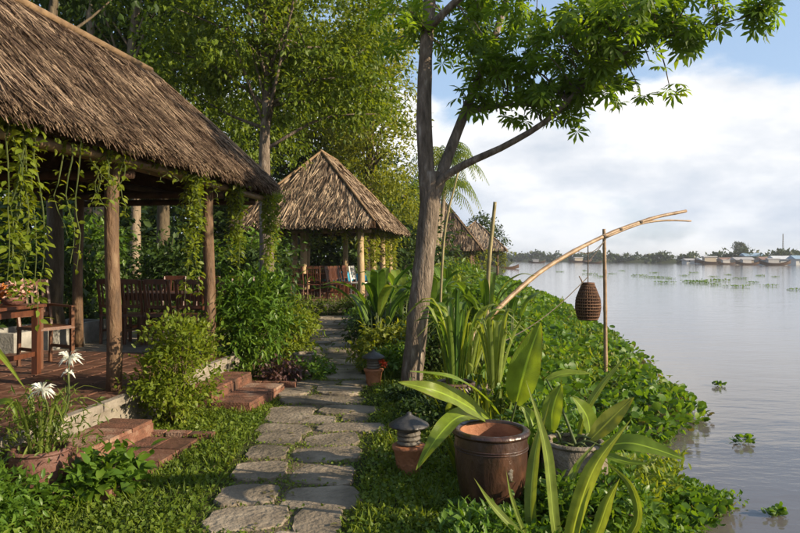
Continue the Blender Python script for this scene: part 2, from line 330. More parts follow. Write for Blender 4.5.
def spaced(segs):
    o = [segs[0][0]]
    for a, b, n in segs: o += list(np.linspace(a, b, n+1)[1:])
    return np.array(o)
gx = spaced([(-3000, -400, 6), (-400, -60, 8), (-60, -10, 20), (-10, -4, 24), (-4, 6, 110), (6, 14, 40), (14, 80, 50), (80, 200, 40), (200, 800, 15), (800, 3000, 4)])
gy = spaced([(-60, -5, 8), (-5, 2, 20), (2, 16, 120), (16, 65, 100), (65, 200, 40), (200, 520, 60), (520, 800, 10), (800, 4500, 6)])
GX, GY = np.meshgrid(gx, gy); GZ = gz(GX, GY)
nx, ny = len(gx), len(gy); idx = np.arange(nx*ny).reshape(ny, nx)
gm_, gt, gp, go_ = base_mat('ground_cover_soil')
_L = gt.links.new; _tc = N(gt, 'ShaderNodeTexCoord'); _n = N(gt, 'ShaderNodeTexNoise'); _n.inputs['Scale'].default_value = 1.6; _n.inputs['Detail'].default_value = 9; _n.inputs['Roughness'].default_value = .65
_L(_tc.outputs['Object'], _n.inputs[0]); _r = ramp(gt, [(.3, (.025, .022, .010)), (.5, (.042, .050, .014)), (.7, (.07, .085, .022))]); _L(_n.outputs[0], _r.inputs[0]); _L(_r.outputs[0], gp.inputs['Base Color']); gp.inputs['Roughness'].default_value = .95; gp.inputs['Specular IOR Level'].default_value = .1
_n2 = N(gt, 'ShaderNodeTexNoise'); _n2.inputs['Scale'].default_value = 40; _n2.inputs['Detail'].default_value = 6; _L(_tc.outputs['Object'], _n2.inputs[0]); _b = N(gt, 'ShaderNodeBump'); _b.inputs['Distance'].default_value = .03; _L(_n2.outputs[0], _b.inputs['Height']); _L(_b.outputs[0], gp.inputs['Normal'])
me = np_mesh('ground', np.stack([GX, GY, GZ], -1), np.stack([idx[:-1, :-1], idx[:-1, 1:], idx[1:, 1:], idx[1:, :-1]], -1).reshape(-1, 4), gm_, True)
link('ground', me, kind='structure')

# river
wm, wt, wp, wo = base_mat('river_water'); _L = wt.links.new
wp.inputs['Base Color'].default_value = (.105, .095, .09, 1); wp.inputs['Roughness'].default_value = .07; wp.inputs['IOR'].default_value = 1.33; wp.inputs['Specular IOR Level'].default_value = .6
_tc = N(wt, 'ShaderNodeTexCoord'); hs = []
for sc, st, amt in ((.55, (1, 2.2, 1), .9), (2.6, (1, 2.6, 1), .30), (11, (1, 2.0, 1), .07)):
    m_ = N(wt, 'ShaderNodeMapping'); m_.inputs['Scale'].default_value = st; m_.inputs['Rotation'].default_value = (0, 0, .25); _L(_tc.outputs['Object'], m_.inputs[0])
    n_ = N(wt, 'ShaderNodeTexNoise'); n_.inputs['Scale'].default_value = sc; n_.inputs['Detail'].default_value = 3; _L(m_.outputs[0], n_.inputs[0])
    k_ = N(wt, 'ShaderNodeMath', operation='MULTIPLY'); k_.inputs[1].default_value = amt; _L(n_.outputs[0], k_.inputs[0]); hs.append(k_)
a_ = N(wt, 'ShaderNodeMath', operation='ADD'); b_ = N(wt, 'ShaderNodeMath', operation='ADD'); _L(hs[0].outputs[0], a_.inputs[0]); _L(hs[1].outputs[0], a_.inputs[1]); _L(a_.outputs[0], b_.inputs[0]); _L(hs[2].outputs[0], b_.inputs[1])
bu = N(wt, 'ShaderNodeBump'); bu.inputs['Strength'].default_value = .35; bu.inputs['Distance'].default_value = .05; _L(b_.outputs[0], bu.inputs['Height']); _L(bu.outputs[0], wp.inputs['Normal'])
MB().add([(-100, -60, WZ), (3000, -60, WZ), (3000, 4500, WZ), (-100, 4500, WZ)], [(0, 1, 2, 3)]).build('river', wm, kind='structure')

# path: dirt strip with flagstones
PC_Y = [1.5, 3.9, 6.4, 8.4, 11.6, 16.0, 18.5]; PC_X = [-.72, -.76, -.78, -.92, -1.22, -1.5, -1.62]; PW = [.46, .46, .55, .56, .50, .52, .6]
def pcx(y): return np.interp(y, PC_Y, PC_X)
def pw(y): return np.interp(y, PC_Y, PW)
ys = np.linspace(1.6, 18.4, 90); pv = []; pf = []
for i, y in enumerate(ys):
    for j, k in enumerate(np.linspace(-1, 1, 7)):
        x = pcx(y)+k*(pw(y)+.02+.05*math.sin(y*3+k)); pv.append((x, y, float(gz(x, y))+.006-(.02 if abs(k) > .9 else 0)))
for i in range(89):
    for j in range(6): pf.append((i*7+j, i*7+j+1, i*7+j+8, i*7+j+7))
path = MB().add(pv, pf).build('path', M['dirt'], smooth=True, kind='structure')
STONES = []
def flagstone(poly):
    n = len(poly); c = np.mean(poly, 0); zc = float(gz(*c)); h = random.uniform(.016, .026); tilt = (random.uniform(-.02, .02), random.uniform(-.02, .02)); vs_ = []
    for sc, z in ((1.02, -.03), (1.0, h-.008), (.97, h)):
        for p in poly:
            q = c+(p-c)*sc; vs_.append((q[0], q[1], zc+z+(q[0]-c[0])*tilt[0]+(q[1]-c[1])*tilt[1]+random.uniform(-.003, .003)))
    fs_ = [tuple(range(2*n, 3*n))]
    for r in range(2):
        for k in range(n): k2 = (k+1) % n; fs_.append((r*n+k, r*n+k2, (r+1)*n+k2, (r+1)*n+k))
    MB().add(vs_, fs_).build('paving_stone', M['stone'], path); STONES.append(np.array(poly))
y = 1.9; row = 0
while y < 18.2:
    dpt = random.uniform(.30, .50) if y < 9 else random.uniform(.4, .6)
    cx, w = float(pcx(y+dpt/2)), float(pw(y+dpt/2))
    k = 2 if row % 3 != 1 else random.choice((1, 2)); k = k if y > 2.5 else 2
    cuts = [-w+random.uniform(-.08, .06)]+([random.uniform(-.28, .28)*w*1.3] if k == 2 else [])+[w+random.uniform(-.12, .14)]
    for a, b in zip(cuts[:-1], cuts[1:]):
        g = .012; x0, x1 = cx+a+g, cx+b-g; dy = random.uniform(-.06, .06); y0, y1 = y+.012+dy, y+dpt-.012+dy*.3
        n = 17; ccx, ccy = (x0+x1)/2, (y0+y1)/2; hw, hh = (x1-x0)/2, (y1-y0)/2; p = random.uniform(3.5, 8); sk = random.uniform(-.22, .22); poly = []
        for i in range(n):
            t = 2*math.pi*(i+random.uniform(-.25, .25))/n; c_, s_ = math.cos(t), math.sin(t); rr = (abs(c_)**p+abs(s_)**p)**(-1/p)*random.uniform(.88, 1.05)
            poly.append((ccx+hw*c_*rr, ccy+hh*s_*rr+sk*hw*c_*rr))
        flagstone(np.array(poly))
    y += dpt; row += 1
def in_poly(P, poly):
    x, y = P[:, 0], P[:, 1]; c = np.zeros(len(P), bool); n = len(poly); j = n-1
    for i in range(n):
        xi, yi = poly[i]; xj, yj = poly[j]
        c ^= ((yi > y) != (yj > y)) & (x < (xj-xi)*(y-yi)/(yj-yi+1e-12)+xi); j = i
    return c

# ------------------------------------------------------------------ thatched pavilions
def roof_faces(e, ez, r, rz_):
    """e: eave rectangle (x0,x1,y0,y1), r: (xr, yr0, yr1) ridge"""
    x0, x1, y0, y1 = e; xr, a, b = r
    A, B, C, D = [np.array(p) for p in ((x0, y0, ez), (x1, y0, ez), (x1, y1, ez), (x0, y1, ez))]; P, Q = np.array((xr, a, rz_)), np.array((xr, b, rz_))
    return [(P, Q, B, C), (Q, P, D, A), (P, P, A, B), (Q, Q, C, D)]
def straw(faces, dens, mat_, L=(.5, 1.1), Wd=(.012, .028), parent=None):
    Vs = []; Fs = []; off = 0
    for r0, r1, e0, e1 in faces:
        wr, we = np.linalg.norm(r1-r0), np.linalg.norm(e1-e0); mid = (e0+e1)/2-(r0+r1)/2
        nn = nrm(np.cross(e1-e0, r0-e0)); nn = nn if nn[2] > 0 else -nn
        down = nrm(np.cross(np.cross(nn, [0, 0, 1.]), nn)); down = down if down[2] < 0 else -down
        hgt = abs(mid @ down); n = int(dens*(wr+we)/2*hgt)
        t = rng.random(n*3); keep = rng.random(n*3) < (wr+(we-wr)*t)/max(wr, we); t = t[keep][:n]; n = len(t)
        rows = 15; t = (np.floor(t*rows)+np.clip(rng.normal(.35, .28, n), 0, 1))/rows*.985; s_ = rng.random(n)
        P = (r0+(r1-r0)*s_[:, None])*(1-t[:, None])+(e0+(e1-e0)*s_[:, None])*t[:, None]
        side = nrm(np.cross(down, nn)); clump = np.sin(P @ side*9+t*13)*.16+np.sin(P @ side*23+t*7)*.1
        d = down[None]+side[None]*(rng.normal(0, .15, n)+clump*.9)[:, None]
        l = rng.uniform(*L, n); l = np.minimum(l, (1-t)*hgt+rng.uniform(.04, .24, n)); w = rng.uniform(*Wd, n)
        lift0 = rng.uniform(.005, .03, n); lift1 = rng.uniform(.02, .085, n)+.03*clump*3; lift2 = rng.uniform(-.01, .09, n)+.05*clump*3
        a = P+nn*lift0[:, None]; b = P+d*(l*.5)[:, None]+nn*lift1[:, None]; c = P+d*l[:, None]+nn*lift2[:, None]-np.array([0, 0, 1])*(.12*l*(t > .9))[:, None]
        sv = nrm(side[None]+nn[None]*rng.normal(0, .5, n)[:, None])*w[:, None]*.5
        V = np.stack([a-sv*.7, a+sv*.7, b-sv, b+sv, c-sv*.4, c+sv*.4], 1)
        F = np.array([(0, 1, 3, 2), (2, 3, 5, 4)])[None]+(np.arange(n)*6)[:, None, None]
        Vs.append(V.reshape(-1, 3)); Fs.append(F.reshape(-1, 4)+off); off += n*6
    o = link('straw', np_mesh('straw', np.concatenate(Vs), np.concatenate(Fs), mat_), parent, 'stuff'); return o
def post(pv, x, y, z0, z1, r, mat_, lean=0.02):
    n = 9; pts = [(x+lean*math.sin(i*.8+x*7)*.6, y+lean*math.cos(i*.7+y*5)*.6, z0+(z1-z0)*i/(n-1)) for i in range(n)]
    return MB().tube(pts, [r*(1.06-.12*i/(n-1)+random.uniform(-.03, .03)) for i in range(n)], 12).build('post', mat_, pv, True)
def pavilion(label, loc, rz, eave, ez, ridge, rzt, posts, pr, deck, dz, dens, thatch, pmat, tiles=False, rafters=True, group=None, wd=(.012, .028)):
    pv = thing('thatched_pavilion', label, 'pavilion', loc, rz, group); dk = None
    if deck:
        x0, x1, y0, y1 = deck
        dk = MB().box(((x0+x1)/2, (y0+y1)/2, (dz-.03-.25)/2), (x1-x0, y1-y0, dz-.03+.25)).build('deck', M['concrete'], pv)
        if tiles:
            ts = .30; nxt, nyt = int(round((x1-x0)/ts)), int(round((y1-y0)/ts)); sx, sy = (x1-x0)/nxt, (y1-y0)/nyt
            tm = MB().add([(-sx/2+.006, -sy/2+.006, 0), (sx/2-.006, -sy/2+.006, 0), (sx/2-.006, sy/2-.006, 0), (-sx/2+.006, sy/2-.006, 0),
                           (-sx/2+.012, -sy/2+.012, .03), (sx/2-.012, -sy/2+.012, .03), (sx/2-.012, sy/2-.012, .03), (-sx/2+.012, sy/2-.012, .03)],
                          [(4, 5, 6, 7), (0, 1, 5, 4), (1, 2, 6, 5), (2, 3, 7, 6), (3, 0, 4, 7)]); proto = None
            for i in range(nxt):
                for j in range(nyt):
                    if proto is None: proto = o = tm.build('tile', M['tile'], dk)
                    else: o = proto.copy(); col.objects.link(o)
                    o.location = (x0+(i+.5)*sx, y0+(j+.5)*sy, dz-.0295+random.uniform(-.002, .002)); o.rotation_euler = (random.uniform(-.006, .006), random.uniform(-.006, .006), 0)
        else:
            MB().box(((x0+x1)/2, (y0+y1)/2, dz-.013), (x1-x0-.04, y1-y0-.04, .03)).build('floor', M['tile'], dk)
    for (x, y) in posts: post(pv, x, y, dz-.03 if deck else -.2, ez+.02, pr, pmat)
    fs = roof_faces(eave, ez, ridge, rzt); x0, x1, y0, y1 = eave; xr, a, b = ridge; th = .16
    top = [(x0, y0, ez), (x1, y0, ez), (x1, y1, ez), (x0, y1, ez), (xr, a, rzt), (xr, b, rzt)]; bot = [(p[0]*1, p[1], p[2]-th) for p in top]
    ff = [(1, 2, 5, 4), (3, 0, 4, 5), (0, 1, 4), (2, 3, 5)]
    rf = MB().add(top+bot, ff+[tuple(k+6 for k in reversed(f)) for f in ff]+[(0, 6, 7, 1), (1, 7, 8, 2), (2, 8, 9, 3), (3, 9, 6, 0)]).build('thatch_roof', M['thatch_base'], pv)
    straw(fs, dens, thatch, parent=rf, Wd=wd)
    rp = MB(); rp.tube([(xr, a-.05, rzt+.05), (xr, (a+b)/2, rzt+.04), (xr, b+.05, rzt+.05)], .05, 8); rp.build('ridge_pole', M['beam'], rf, True)
    for cx_, cy_, ey in ((x1, y1, b), (x1, y0, a), (x0, y1, b), (x0, y0, a)):
        MB().tube([(xr, ey, rzt+.03), ((xr+cx_)/2, (ey+cy_)/2, (rzt+ez)/2+.07), (cx_, cy_, ez+.06)], [.045, .04, .035], 7).build('hip_pole', M['beam'], rf, True)
    if rafters:
        n = max(4, int((y1-y0)/.75))
        for k in range(n+1):
            yy = y0+.15+(y1-y0-.3)*k/n; ye = min(max(yy, a), b)
            for xe in (x0, x1):
                MB().tube([(xe+(.12 if xe == x0 else -.12), yy, ez-th-.0), (xr, ye, rzt-th-.06)], .032, 6).build('rafter', M['dark_wood'], pv, True)
    return pv, dk

PROT = R(-8.5); PL = Vector((-2.71, 6.3, 0))
def loc2w(v, u, z=0):                 # pavilion frame (v outward to the path, u along the eave) to world
    c, s_ = math.cos(PROT), math.sin(PROT); return Vector((PL.x+v*c-u*s_, PL.y+v*s_+u*c, z))
PDZ = .35
pav, pdeck = pavilion('long brown thatched pavilion with tiled deck and hanging vines beside the stone path', PL, PROT, (-2.75, .33, -4.6, 3.45), 2.68, (-1.2, -4.0, 2.8), 4.16,
    [(0, 0), (0, 2.1), (0, -2.1), (0, -4.2), (-2.4, 3.0), (-2.4, .9), (-2.4, -1.2), (-2.4, -3.3)], .068, (-2.75, .2, -4.5, 2.4), PDZ, 5600, M['thatch'], M['post'], tiles=True, wd=(.005, .014))
# front edge beams and cross beams
def beam(pts, r, mat_=M['beam'], name='beam', parent=pav, seg=9, n=14):
    P = smooth_path(pts, n); return MB().tube(P, [r*(1+.05*math.sin(i*1.7)) for i in range(n)], seg).build(name, mat_, parent, True)
beam([(.03, -4.4, 2.52), (.0, 0, 2.52), (.03, 3.4, 2.52)], .05)
beam([(.20, -4.5, 2.50), (.19, -2, 2.46), (.21, 0, 2.50), (.18, 2.1, 2.49), (.22, 3.6, 2.46)], .042, M['bamboo'], 'eave_pole')
beam([(-2.4, -4.4, 2.5), (-2.4, 0, 2.48), (-2.4, 3.6, 2.5)], .05, M['dark_wood'])
for u_ in (-4.2, -2.1, 0, 2.1, 3.2): beam([(.15, u_+.09, 2.40), (-1.2, u_+.09, 2.41), (-2.55, u_+.09, 2.40)], .045, M['dark_wood'])
beam([(-1.2, -4.2, 2.55), (-1.2, 0, 2.52), (-1.2, 3.2, 2.55)], .04, M['dark_wood'])
# grey rear floor behind the tiled deck
tf = MB().box((-1.75, 3.92, .03), (3.0, 3.02, .52)).build('terrace_floor', M['concrete'], pav)
# deck nosing: pale rounded slabs along the edge
for k in range(9):
    y0 = -4.3+k*.745
    MB().box((.235, y0+.37, PDZ-.026), (.075, .735, .07), top=.97).build('edging_slab', M['concrete'], pav)
# steps
def step(x0, x1, y0, y1, z, name='step', tl=.30):
    st = MB().box(((x0+x1)/2, (y0+y1)/2, (z-.03-.3)/2), (x1-x0, y1-y0, z-.03+.3)).build(name, M['brick'], pav)
    n = max(1, int(round((y1-y0)/tl))); sy = (y1-y0)/n; m = max(1, int(round((x1-x0)/.3))); sx = (x1-x0)/m
    for i in range(n):
        for j in range(m):
            MB().box((x0+(j+.5)*sx, y0+(i+.5)*sy, z-.014+random.uniform(-.002, .002)), (sx-.012, sy-.012, .03), top=.985).build('tile', M['tile'] if j else M['brick'], st)
step(.28, .66, -1.75, -.46, .21); step(.66, 1.12, -1.85, -.56, .09)
step(.28, .62, .80, 1.95, .21); step(.62, 1.05, .78, 1.90, .09)
# brick edging of the two planting beds
def brick_row(label, pts, gap, z=.03, h=.07):
    br = thing('brick_edging', label, 'edging', (0, 0, 0)); a, b = pts; L_ = (b-a).length; n = int(L_/.205); d = (b-a)/n; ang = math.atan2(d.y, d.x)
    for i in range(n):
        c = a+d*(i+.5); zz = float(gz(c.x, c.y))+z
        MB().box((c.x+random.uniform(-.006, .006), c.y+random.uniform(-.006, .006), zz+random.uniform(-.006, .006)), (d.length-.014, .10, h*1.6), ang+random.uniform(-.05, .05), top=.96).build('brick', M['brick'], br)
    return br
brick_row('red brick border between lower step and round green bush', [loc2w(.56, -.46), loc2w(1.20, -.42)], .01)
brick_row('red brick border in front of the tall leafy shrub', [loc2w(.50, 2.06), loc2w(1.14, 2.10)], .01)

# second pavilion and the two far ones
pav2, _ = pavilion('second hipped thatched pavilion with red chairs at the end of the path', (-1.16, 19.8, 0), R(-8.5), (-3.75, .55, -.7, 5.9), 2.62, (-1.62, 1.5, 3.6), 5.0,
    [(0, 0), (0, 1.9), (0, 3.7), (0, 5.3), (-3.2, 0), (-3.2, 1.9), (-3.2, 3.7), (-3.2, 5.3), (-1.7, 5.3), (-2.1, 1.1)], .10, (-3.5, .3, -.4, 5.6), .35, 900, M['thatch_grey'], M['post_pale'], wd=(.025, .05))
beam([(0, -.4, 2.48), (0, 2.5, 2.45), (0, 5.6, 2.48)], .06, M['beam'], parent=pav2); beam([(-3.3, .0, 2.42), (-1.6, 0, 2.40), (.3, 0, 2.42)], .07, M['beam'], parent=pav2)
pav3, _ = pavilion('far thatched riverside pavilion half hidden behind palm fronds', (4.7, 44.5, -.3), R(-8.5), (-4.4, .7, -.7, 6.0), 2.55, (-1.85, 1.6, 3.8), 5.75,
    [(0, 0), (0, 2.5), (0, 5.3), (-3.6, 0), (-3.6, 2.6), (-3.6, 5.3), (-1.8, 0)], .11, (-3.9, .4, -.4, 5.7), .35, 260, M['thatch_grey'], M['post'], wd=(.05, .09), rafters=False)
pav4, _ = pavilion('farthest thatched pavilion over the water with a boat moored beyond', (8.4, 57.5, -.3), R(-8.5), (-4.6, .7, -.7, 6.0), 2.65, (-1.95, 1.7, 3.9), 5.15,
    [(0, 0), (0, 2.5), (0, 5.3), (-3.6, 0), (-3.6, 2.6), (-3.6, 5.3), (-1.8, 0)], .11, (-3.9, .4, -.4, 5.7), .35, 220, M['thatch_grey'], M['post'], wd=(.06, .1), rafters=False)

# ------------------------------------------------------------------ plant builders
def jitter_path(a, b, n, amp):
    a, b = Vector(a), Vector(b); return [a.lerp(b, i/(n-1))+Vector((random.uniform(-amp, amp), random.uniform(-amp, amp), random.uniform(-amp, amp)*.4))*(0 if i in (0, n-1) else 1) for i in range(n)]
def tree(label, base, trunk_pts, r0, ells, ncl, per, cr_, leaf, mat_, bark, name='tree', limbs=8, shell=.45, group=None, tpl=T_DIA, twr=.5):
    """base: ground point; trunk_pts and ellipsoids in world coordinates"""
    b = Vector(base); t = thing(name, label, 'tree', b, 0, group)
    TP = smooth_path([Vector(p)-b for p in trunk_pts], 14); mb = MB(); n = len(TP)
    mb.tube(TP, [r0*(1.15-.75*i/(n-1))*(1.35 if i == 0 else 1) for i in range(n)], 10, .04)
    E = [(np.array(c)-np.array(b), r) for c, r in ells]
    P, D, cc = clump_points(E, ncl, per, cr_, shell)
    order = rng.permutation(len(cc))[:limbs]
    for k in order:
        s_ = TP[random.randint(n//2, n-1)]; e = Vector(cc[k]); m_ = s_.lerp(e, .5)+Vector((0, 0, random.uniform(-.1, .3)))
        mb.tube(smooth_path([s_, m_, e], 6), [r0*.28*(1-.8*i/5) for i in range(6)], 6)
    mb.build('trunk', bark, t, True)
    L_ = rng.uniform(.7, 1.25, len(P))*leaf; V, F = leaf_arrays(P, D, L_, L_*twr, tpl)
    link('crown', np_mesh('crown', V, F, mat_), t, 'stuff'); return t
def shrub(label, base, ells, ncl, per, cr_, leaf, mat_, name='shrub', cat_='shrub', stems=7, tpl=T_DIA, twr=.55, shell=.4, group=None, stem_mat=None, up=0.0):
    b = Vector(base); t = thing(name, label, cat_, b, 0, group); P, D, cc = clump_points(ells, ncl, per, cr_, shell)
    keep = P[:, 2] > .01; P, D = P[keep], D[keep]; D = D+np.array([0, 0, up])
    L_ = rng.uniform(.65, 1.25, len(P))*leaf; V, F = leaf_arrays(P, D, L_, L_*twr, tpl); link('foliage', np_mesh('foliage', V, F, mat_), t, 'stuff')
    mb = MB()
    for k in rng.permutation(len(cc))[:stems]:
        e = Vector(cc[k]); s_ = Vector((random.uniform(-.06, .06), random.uniform(-.06, .06), -.05)); mb.tube(smooth_path([s_, s_.lerp(e, .5)+Vector((0, 0, .08)), e], 5), [.012, .010, .008, .006, .004], 5)
    mb.build('stem', stem_mat or M['stem_brown'], t, True); return t
def blade(pts, w, nhint, mat_, parent, name='leaf', prof='lance', fold=.18, n=14, wav=.0):
    """a leaf as a folded sheet along its midrib"""
    P = smooth_path(pts, n); mb = MB(); vs_ = []; uv = []; fs_ = []; nh = Vector(nhint)
    for i, p in enumerate(P):
        t = i/(n-1); T = (P[min(i+1, n-1)]-P[max(i-1, 0)]).normalized(); S = T.cross(nh).normalized(); Nn = S.cross(T)
        if prof == 'lance': k = max(.04, math.sin(math.pi*min(1, t*.96+.04)**.85)**.8)*(1 if t < .97 else .25)
        elif prof == 'strap': k = (.75+.25*math.sin(math.pi*t))*min(1, (1-t)*2.6+.02)
        else: k = max(.05, math.sin(math.pi*t**.7))
        for j, bb in enumerate((-1, -.5, 0, .5, 1)):
            off = Nn*(abs(bb)*fold*w*k+wav*w*math.sin(t*19+bb*2)*abs(bb)); vs_.append(p+S*(bb*w/2*k)+off); uv.append((bb/2+.5, t))
    for i in range(n-1):
        for j in range(4): a = i*5+j; fs_.append((a, a+1, a+6, a+5))
    mb.add(vs_, fs_); mb.uv = uv; return mb.build(name, mat_, parent, True)
def rel(t, pts): return [Vector(p)-t.location for p in pts]
def strap_clump(t, n, hgt, spread, w, mat_, z0=0, r0=.06, droop=.35, name='leaf', prof='strap', seed=None):
    for k in range(n):
        a = 2*math.pi*(k+random.uniform(-.3, .3))/n; h = hgt*random.uniform(.7, 1.08); s_ = spread*random.uniform(.4, 1.1); d = Vector((math.cos(a), math.sin(a), 0)); dr = droop*random.uniform(.3, 1.2)
        b0 = d*r0*random.uniform(.2, 1)+Vector((0, 0, z0)); pts = [b0, b0+d*s_*.25+Vector((0, 0, h*.5)), b0+d*s_*.65+Vector((0, 0, h*.92)), b0+d*s_*(1.05+dr*.4)+Vector((0, 0, h*(1-dr*.45)))]
        blade(pts, w*random.uniform(.75, 1.15), d*-.5+Vector((random.uniform(-.3, .3), random.uniform(-.3, .3), .8)), mat_, t, name, prof, fold=.22, n=12)
def canna(label, loc, n, hgt, w, mat_, cat_='plant', name='canna_plant', group=None, spread=.45):
    t = thing(name, label, cat_, loc, random.uniform(0, 6), group)
    mb = MB()
    for k in range(n):
        a = k*2.4+random.uniform(-.3, .3); d = Vector((math.cos(a), math.sin(a), 0)); s_ = d*random.uniform(.02, .16); h = hgt*random.uniform(.35, .8); l = random.uniform(.38, .58)*hgt
        mb.tube([s_+Vector((0, 0, -.05)), s_*1.3+Vector((0, 0, h*.5)), s_*1.6+Vector((0, 0, h))], [.014, .012, .008], 6)
        b0 = s_*1.6+Vector((0, 0, h)); sp = spread*random.uniform(.6, 1.2)
        blade([b0-Vector((0, 0, .04)), b0+d*l*.3*sp*2+Vector((0, 0, l*.45)), b0+d*l*.75*sp*2+Vector((0, 0, l*.75)), b0+d*l*1.15*sp*2+Vector((0, 0, l*.72))], w*random.uniform(.75, 1.2), d*-.6+Vector((0, 0, .8)), mat_, t, 'leaf', 'lance', fold=.15, wav=.03)
    mb.build('stem', M['stem'], t, True); return t

# ------------------------------------------------------------------ main tree
MT = px(412, 392, 8.4); MT.z = float(gz(MT.x, MT.y))
mt = thing('spreading_tree', 'forked grey brown tree with palmate leaves leaning over the river bank', 'tree', MT)
def wr(pts): return [p-MT for p in pts]
trk = MB()
tp = smooth_path(wr([px(410, 398, 8.4), px(412, 378, 8.4), px(417, 325, 8.42), px(424, 262, 8.45), px(430, 205, 8.45), px(431, 172, 8.45)]), 22)
trk.tube(tp, [.20 if i == 0 else (.165 if i == 1 else .148-.0014*i+random.uniform(-.005, .005)) for i in range(22)], 18, .05)
bA = smooth_path(wr([px(430, 215, 8.45), px(426, 165, 8.46), px(424, 110, 8.5), px(426, 50, 8.55), px(430, -10, 8.6), px(428, -120, 8.7), px(440, -220, 8.8)]), 20)
trk.tube(bA, [.118-.0032*i+random.uniform(-.004, .004) for i in range(20)], 12, .03)
bB = smooth_path(wr([px(432, 205, 8.45), px(443, 170, 8.5), px(455, 138, 8.6), px(473, 92, 8.75), px(490, 50, 8.9), px(508, -5, 9.1), px(530, -90, 9.3)]), 18)
trk.tube(bB, [.084-.0030*i for i in range(18)], 10, .03)
bC = smooth_path(wr([px(432, 190, 8.42), px(446, 176, 8.35), px(470, 162, 8.25), px(505, 146, 8.1), px(545, 122, 7.95), px(575, 94, 7.8), px(600, 70, 7.7), px(645, 42, 7.55), px(700, 30, 7.4), px(762, 12, 7.3)]), 26)
trk.tube(bC, [max(.007, .058-.0022*i) for i in range(26)], 8, .03)
bD = smooth_path(wr([px(464, 112, 8.7), px(490, 108, 8.6), px(515, 104, 8.5), px(545, 108, 8.4)]), 8); trk.tube(bD, [.042-.004*i for i in range(8)], 7)
bE = smooth_path(wr([px(575, 94, 7.8), px(592, 55, 8.0), px(600, 10, 8.2), px(620, -60, 8.4)]), 9); trk.tube(bE, [.035-.003*i for i in range(9)], 7)
bF = smooth_path(wr([px(427, 30, 8.5), px(470, -10, 8.2), px(540, -50, 7.7), px(620, -70, 7.2)]), 10); trk.tube(bF, [.055-.004*i for i in range(10)], 7)
SK = [p for b_ in (bA[8:], bB[9:], bC[8:], bD, bE, bF) for p in b_]
def el(x, y, d, rx, ry, rd): p = px(x, y, d)-MT; return (tuple(p), (rx/FPX*d, rd, ry/FPX*d))
EL = [(el(560, 25, 7.9, 85, 50, 1.2), 64), (el(495, 72, 8.5, 45, 36, .7), 36), (el(628, 38, 7.6, 62, 40, 1.0), 46), (el(465, 25, 8.8, 50, 38, .9), 32),
      (el(690, 20, 7.4, 46, 24, .5), 24), (el(757, 10, 7.3, 22, 10, .2), 8), (el(545, 100, 8.0, 36, 22, .5), 20), (el(592, 78, 7.8, 40, 32, .6), 26), (el(520, -90, 8.4, 170, 60, 1.5), 36), (el(620, -80, 7.4, 110, 50, 1.0), 22), (el(406, 22, 8.4, 26, 34, .6), 11), (el(440, 10, 9.3, 40, 50, .7), 8)]
cl = []
for (c, r), n in EL:
    d = sph(n); cl.append(np.array(c)+d*np.array(r)*(rng.random(n)**.45)[:, None])
cl.append(np.array([tuple(px(*q)-MT) for q in ((641, 96, 7.6), (670, 89, 7.5), (572, 128, 8), (556, 118, 8), (488, 60, 8.6), (478, 96, 8.6), (512, 112, 8.5), (497, 112, 8.5))]))
cl = np.concatenate(cl); SKa = np.array([tuple(p) for p in SK])
Ps = []; Ds = []
for c in cl:
    j = int(np.argmin(((SKa-c)**2).sum(1))); s_ = Vector(SKa[j]); e = Vector(c); m_ = s_.lerp(e, .5)+Vector((0, 0, .08))
    trk.tube(smooth_path([s_, m_, e], 4), [.011, .009, .007, .005], 4)
    ax = nrm((c-SKa[j])+np.array([0, 0, .1])+rng.normal(0, .15, 3)); ex = max(0, (e-s_).length)
    for k in range(4):
        a = rng.random()*6.28; o1 = nrm(np.cross(ax, [0.3, .2, 1])); o2 = np.cross(ax, o1); dd = nrm(ax*rng.uniform(.1, .9)+o1*math.cos(a)+o2*math.sin(a)+np.array([0, 0, -.2]))
        Ps.append(c+rng.normal(0, .045, 3)+dd*.04); Ds.append(dd)
Ps = np.array(Ps); Ds = np.array(Ds); L_ = rng.uniform(.14, .215, len(Ps)); V, F = leaf_arrays(Ps, Ds, L_, L_*1.12, T_PALM)
trk.build('trunk', M['bark'], mt, True); link('crown', np_mesh('crown', V, F, M['lf_main']), mt, 'stuff')

# ------------------------------------------------------------------ trees behind
def gpt(x, y): return Vector((x, y, float(gz(x, y))))
b = gpt(-2.83, 14.0)
tree('slender tree with bright green crown rising between the first two pavilions', b, [b-Vector((0, 0, .1)), b+Vector((.03, 0, 1.8)), b+Vector((-.02, 0, 3.6)), b+Vector((.03, 0, 5.2)), b+Vector((-.1, .1, 7.6))], .15,
     [((-3.5, 14.2, 6.9), (1.9, 2.0, 2.0)), ((-1.6, 14.3, 6.7), (1.7, 1.8, 2.0)), ((-4.6, 14, 5.4), (1.0, 1.2, 1.0)), ((-.9, 14.6, 5.6), (1.1, 1.3, 1.2)), ((-2.6, 14, 9.0), (3, 3, 1.6)), ((-2.0, 14, 5.0), (.8, .8, .6))], 760, 44, .22, .13, M['lf_tree'], M['bark'], limbs=26)
b = gpt(-1.3, 27.5)
tree('dense yellow green tree filling the gap behind the second pavilion', b, [b, b+Vector((0, 0, 4)), b+Vector((.2, 0, 9))], .25,
     [((-2.0, 27, 8.6), (2.6, 3, 3.4)), ((-.9, 27, 6.2), (1.7, 2.4, 2.4)), ((-4.0, 28, 9.0), (2.5, 2.5, 3)), ((-1.0, 27, 10.5), (1.9, 2.5, 2.2)), ((-.4, 27.5, 3.6), (1.2, 1.6, 1.4))], 620, 42, .30, .18, M['lf_yellow'], M['bark_dark'], limbs=12)
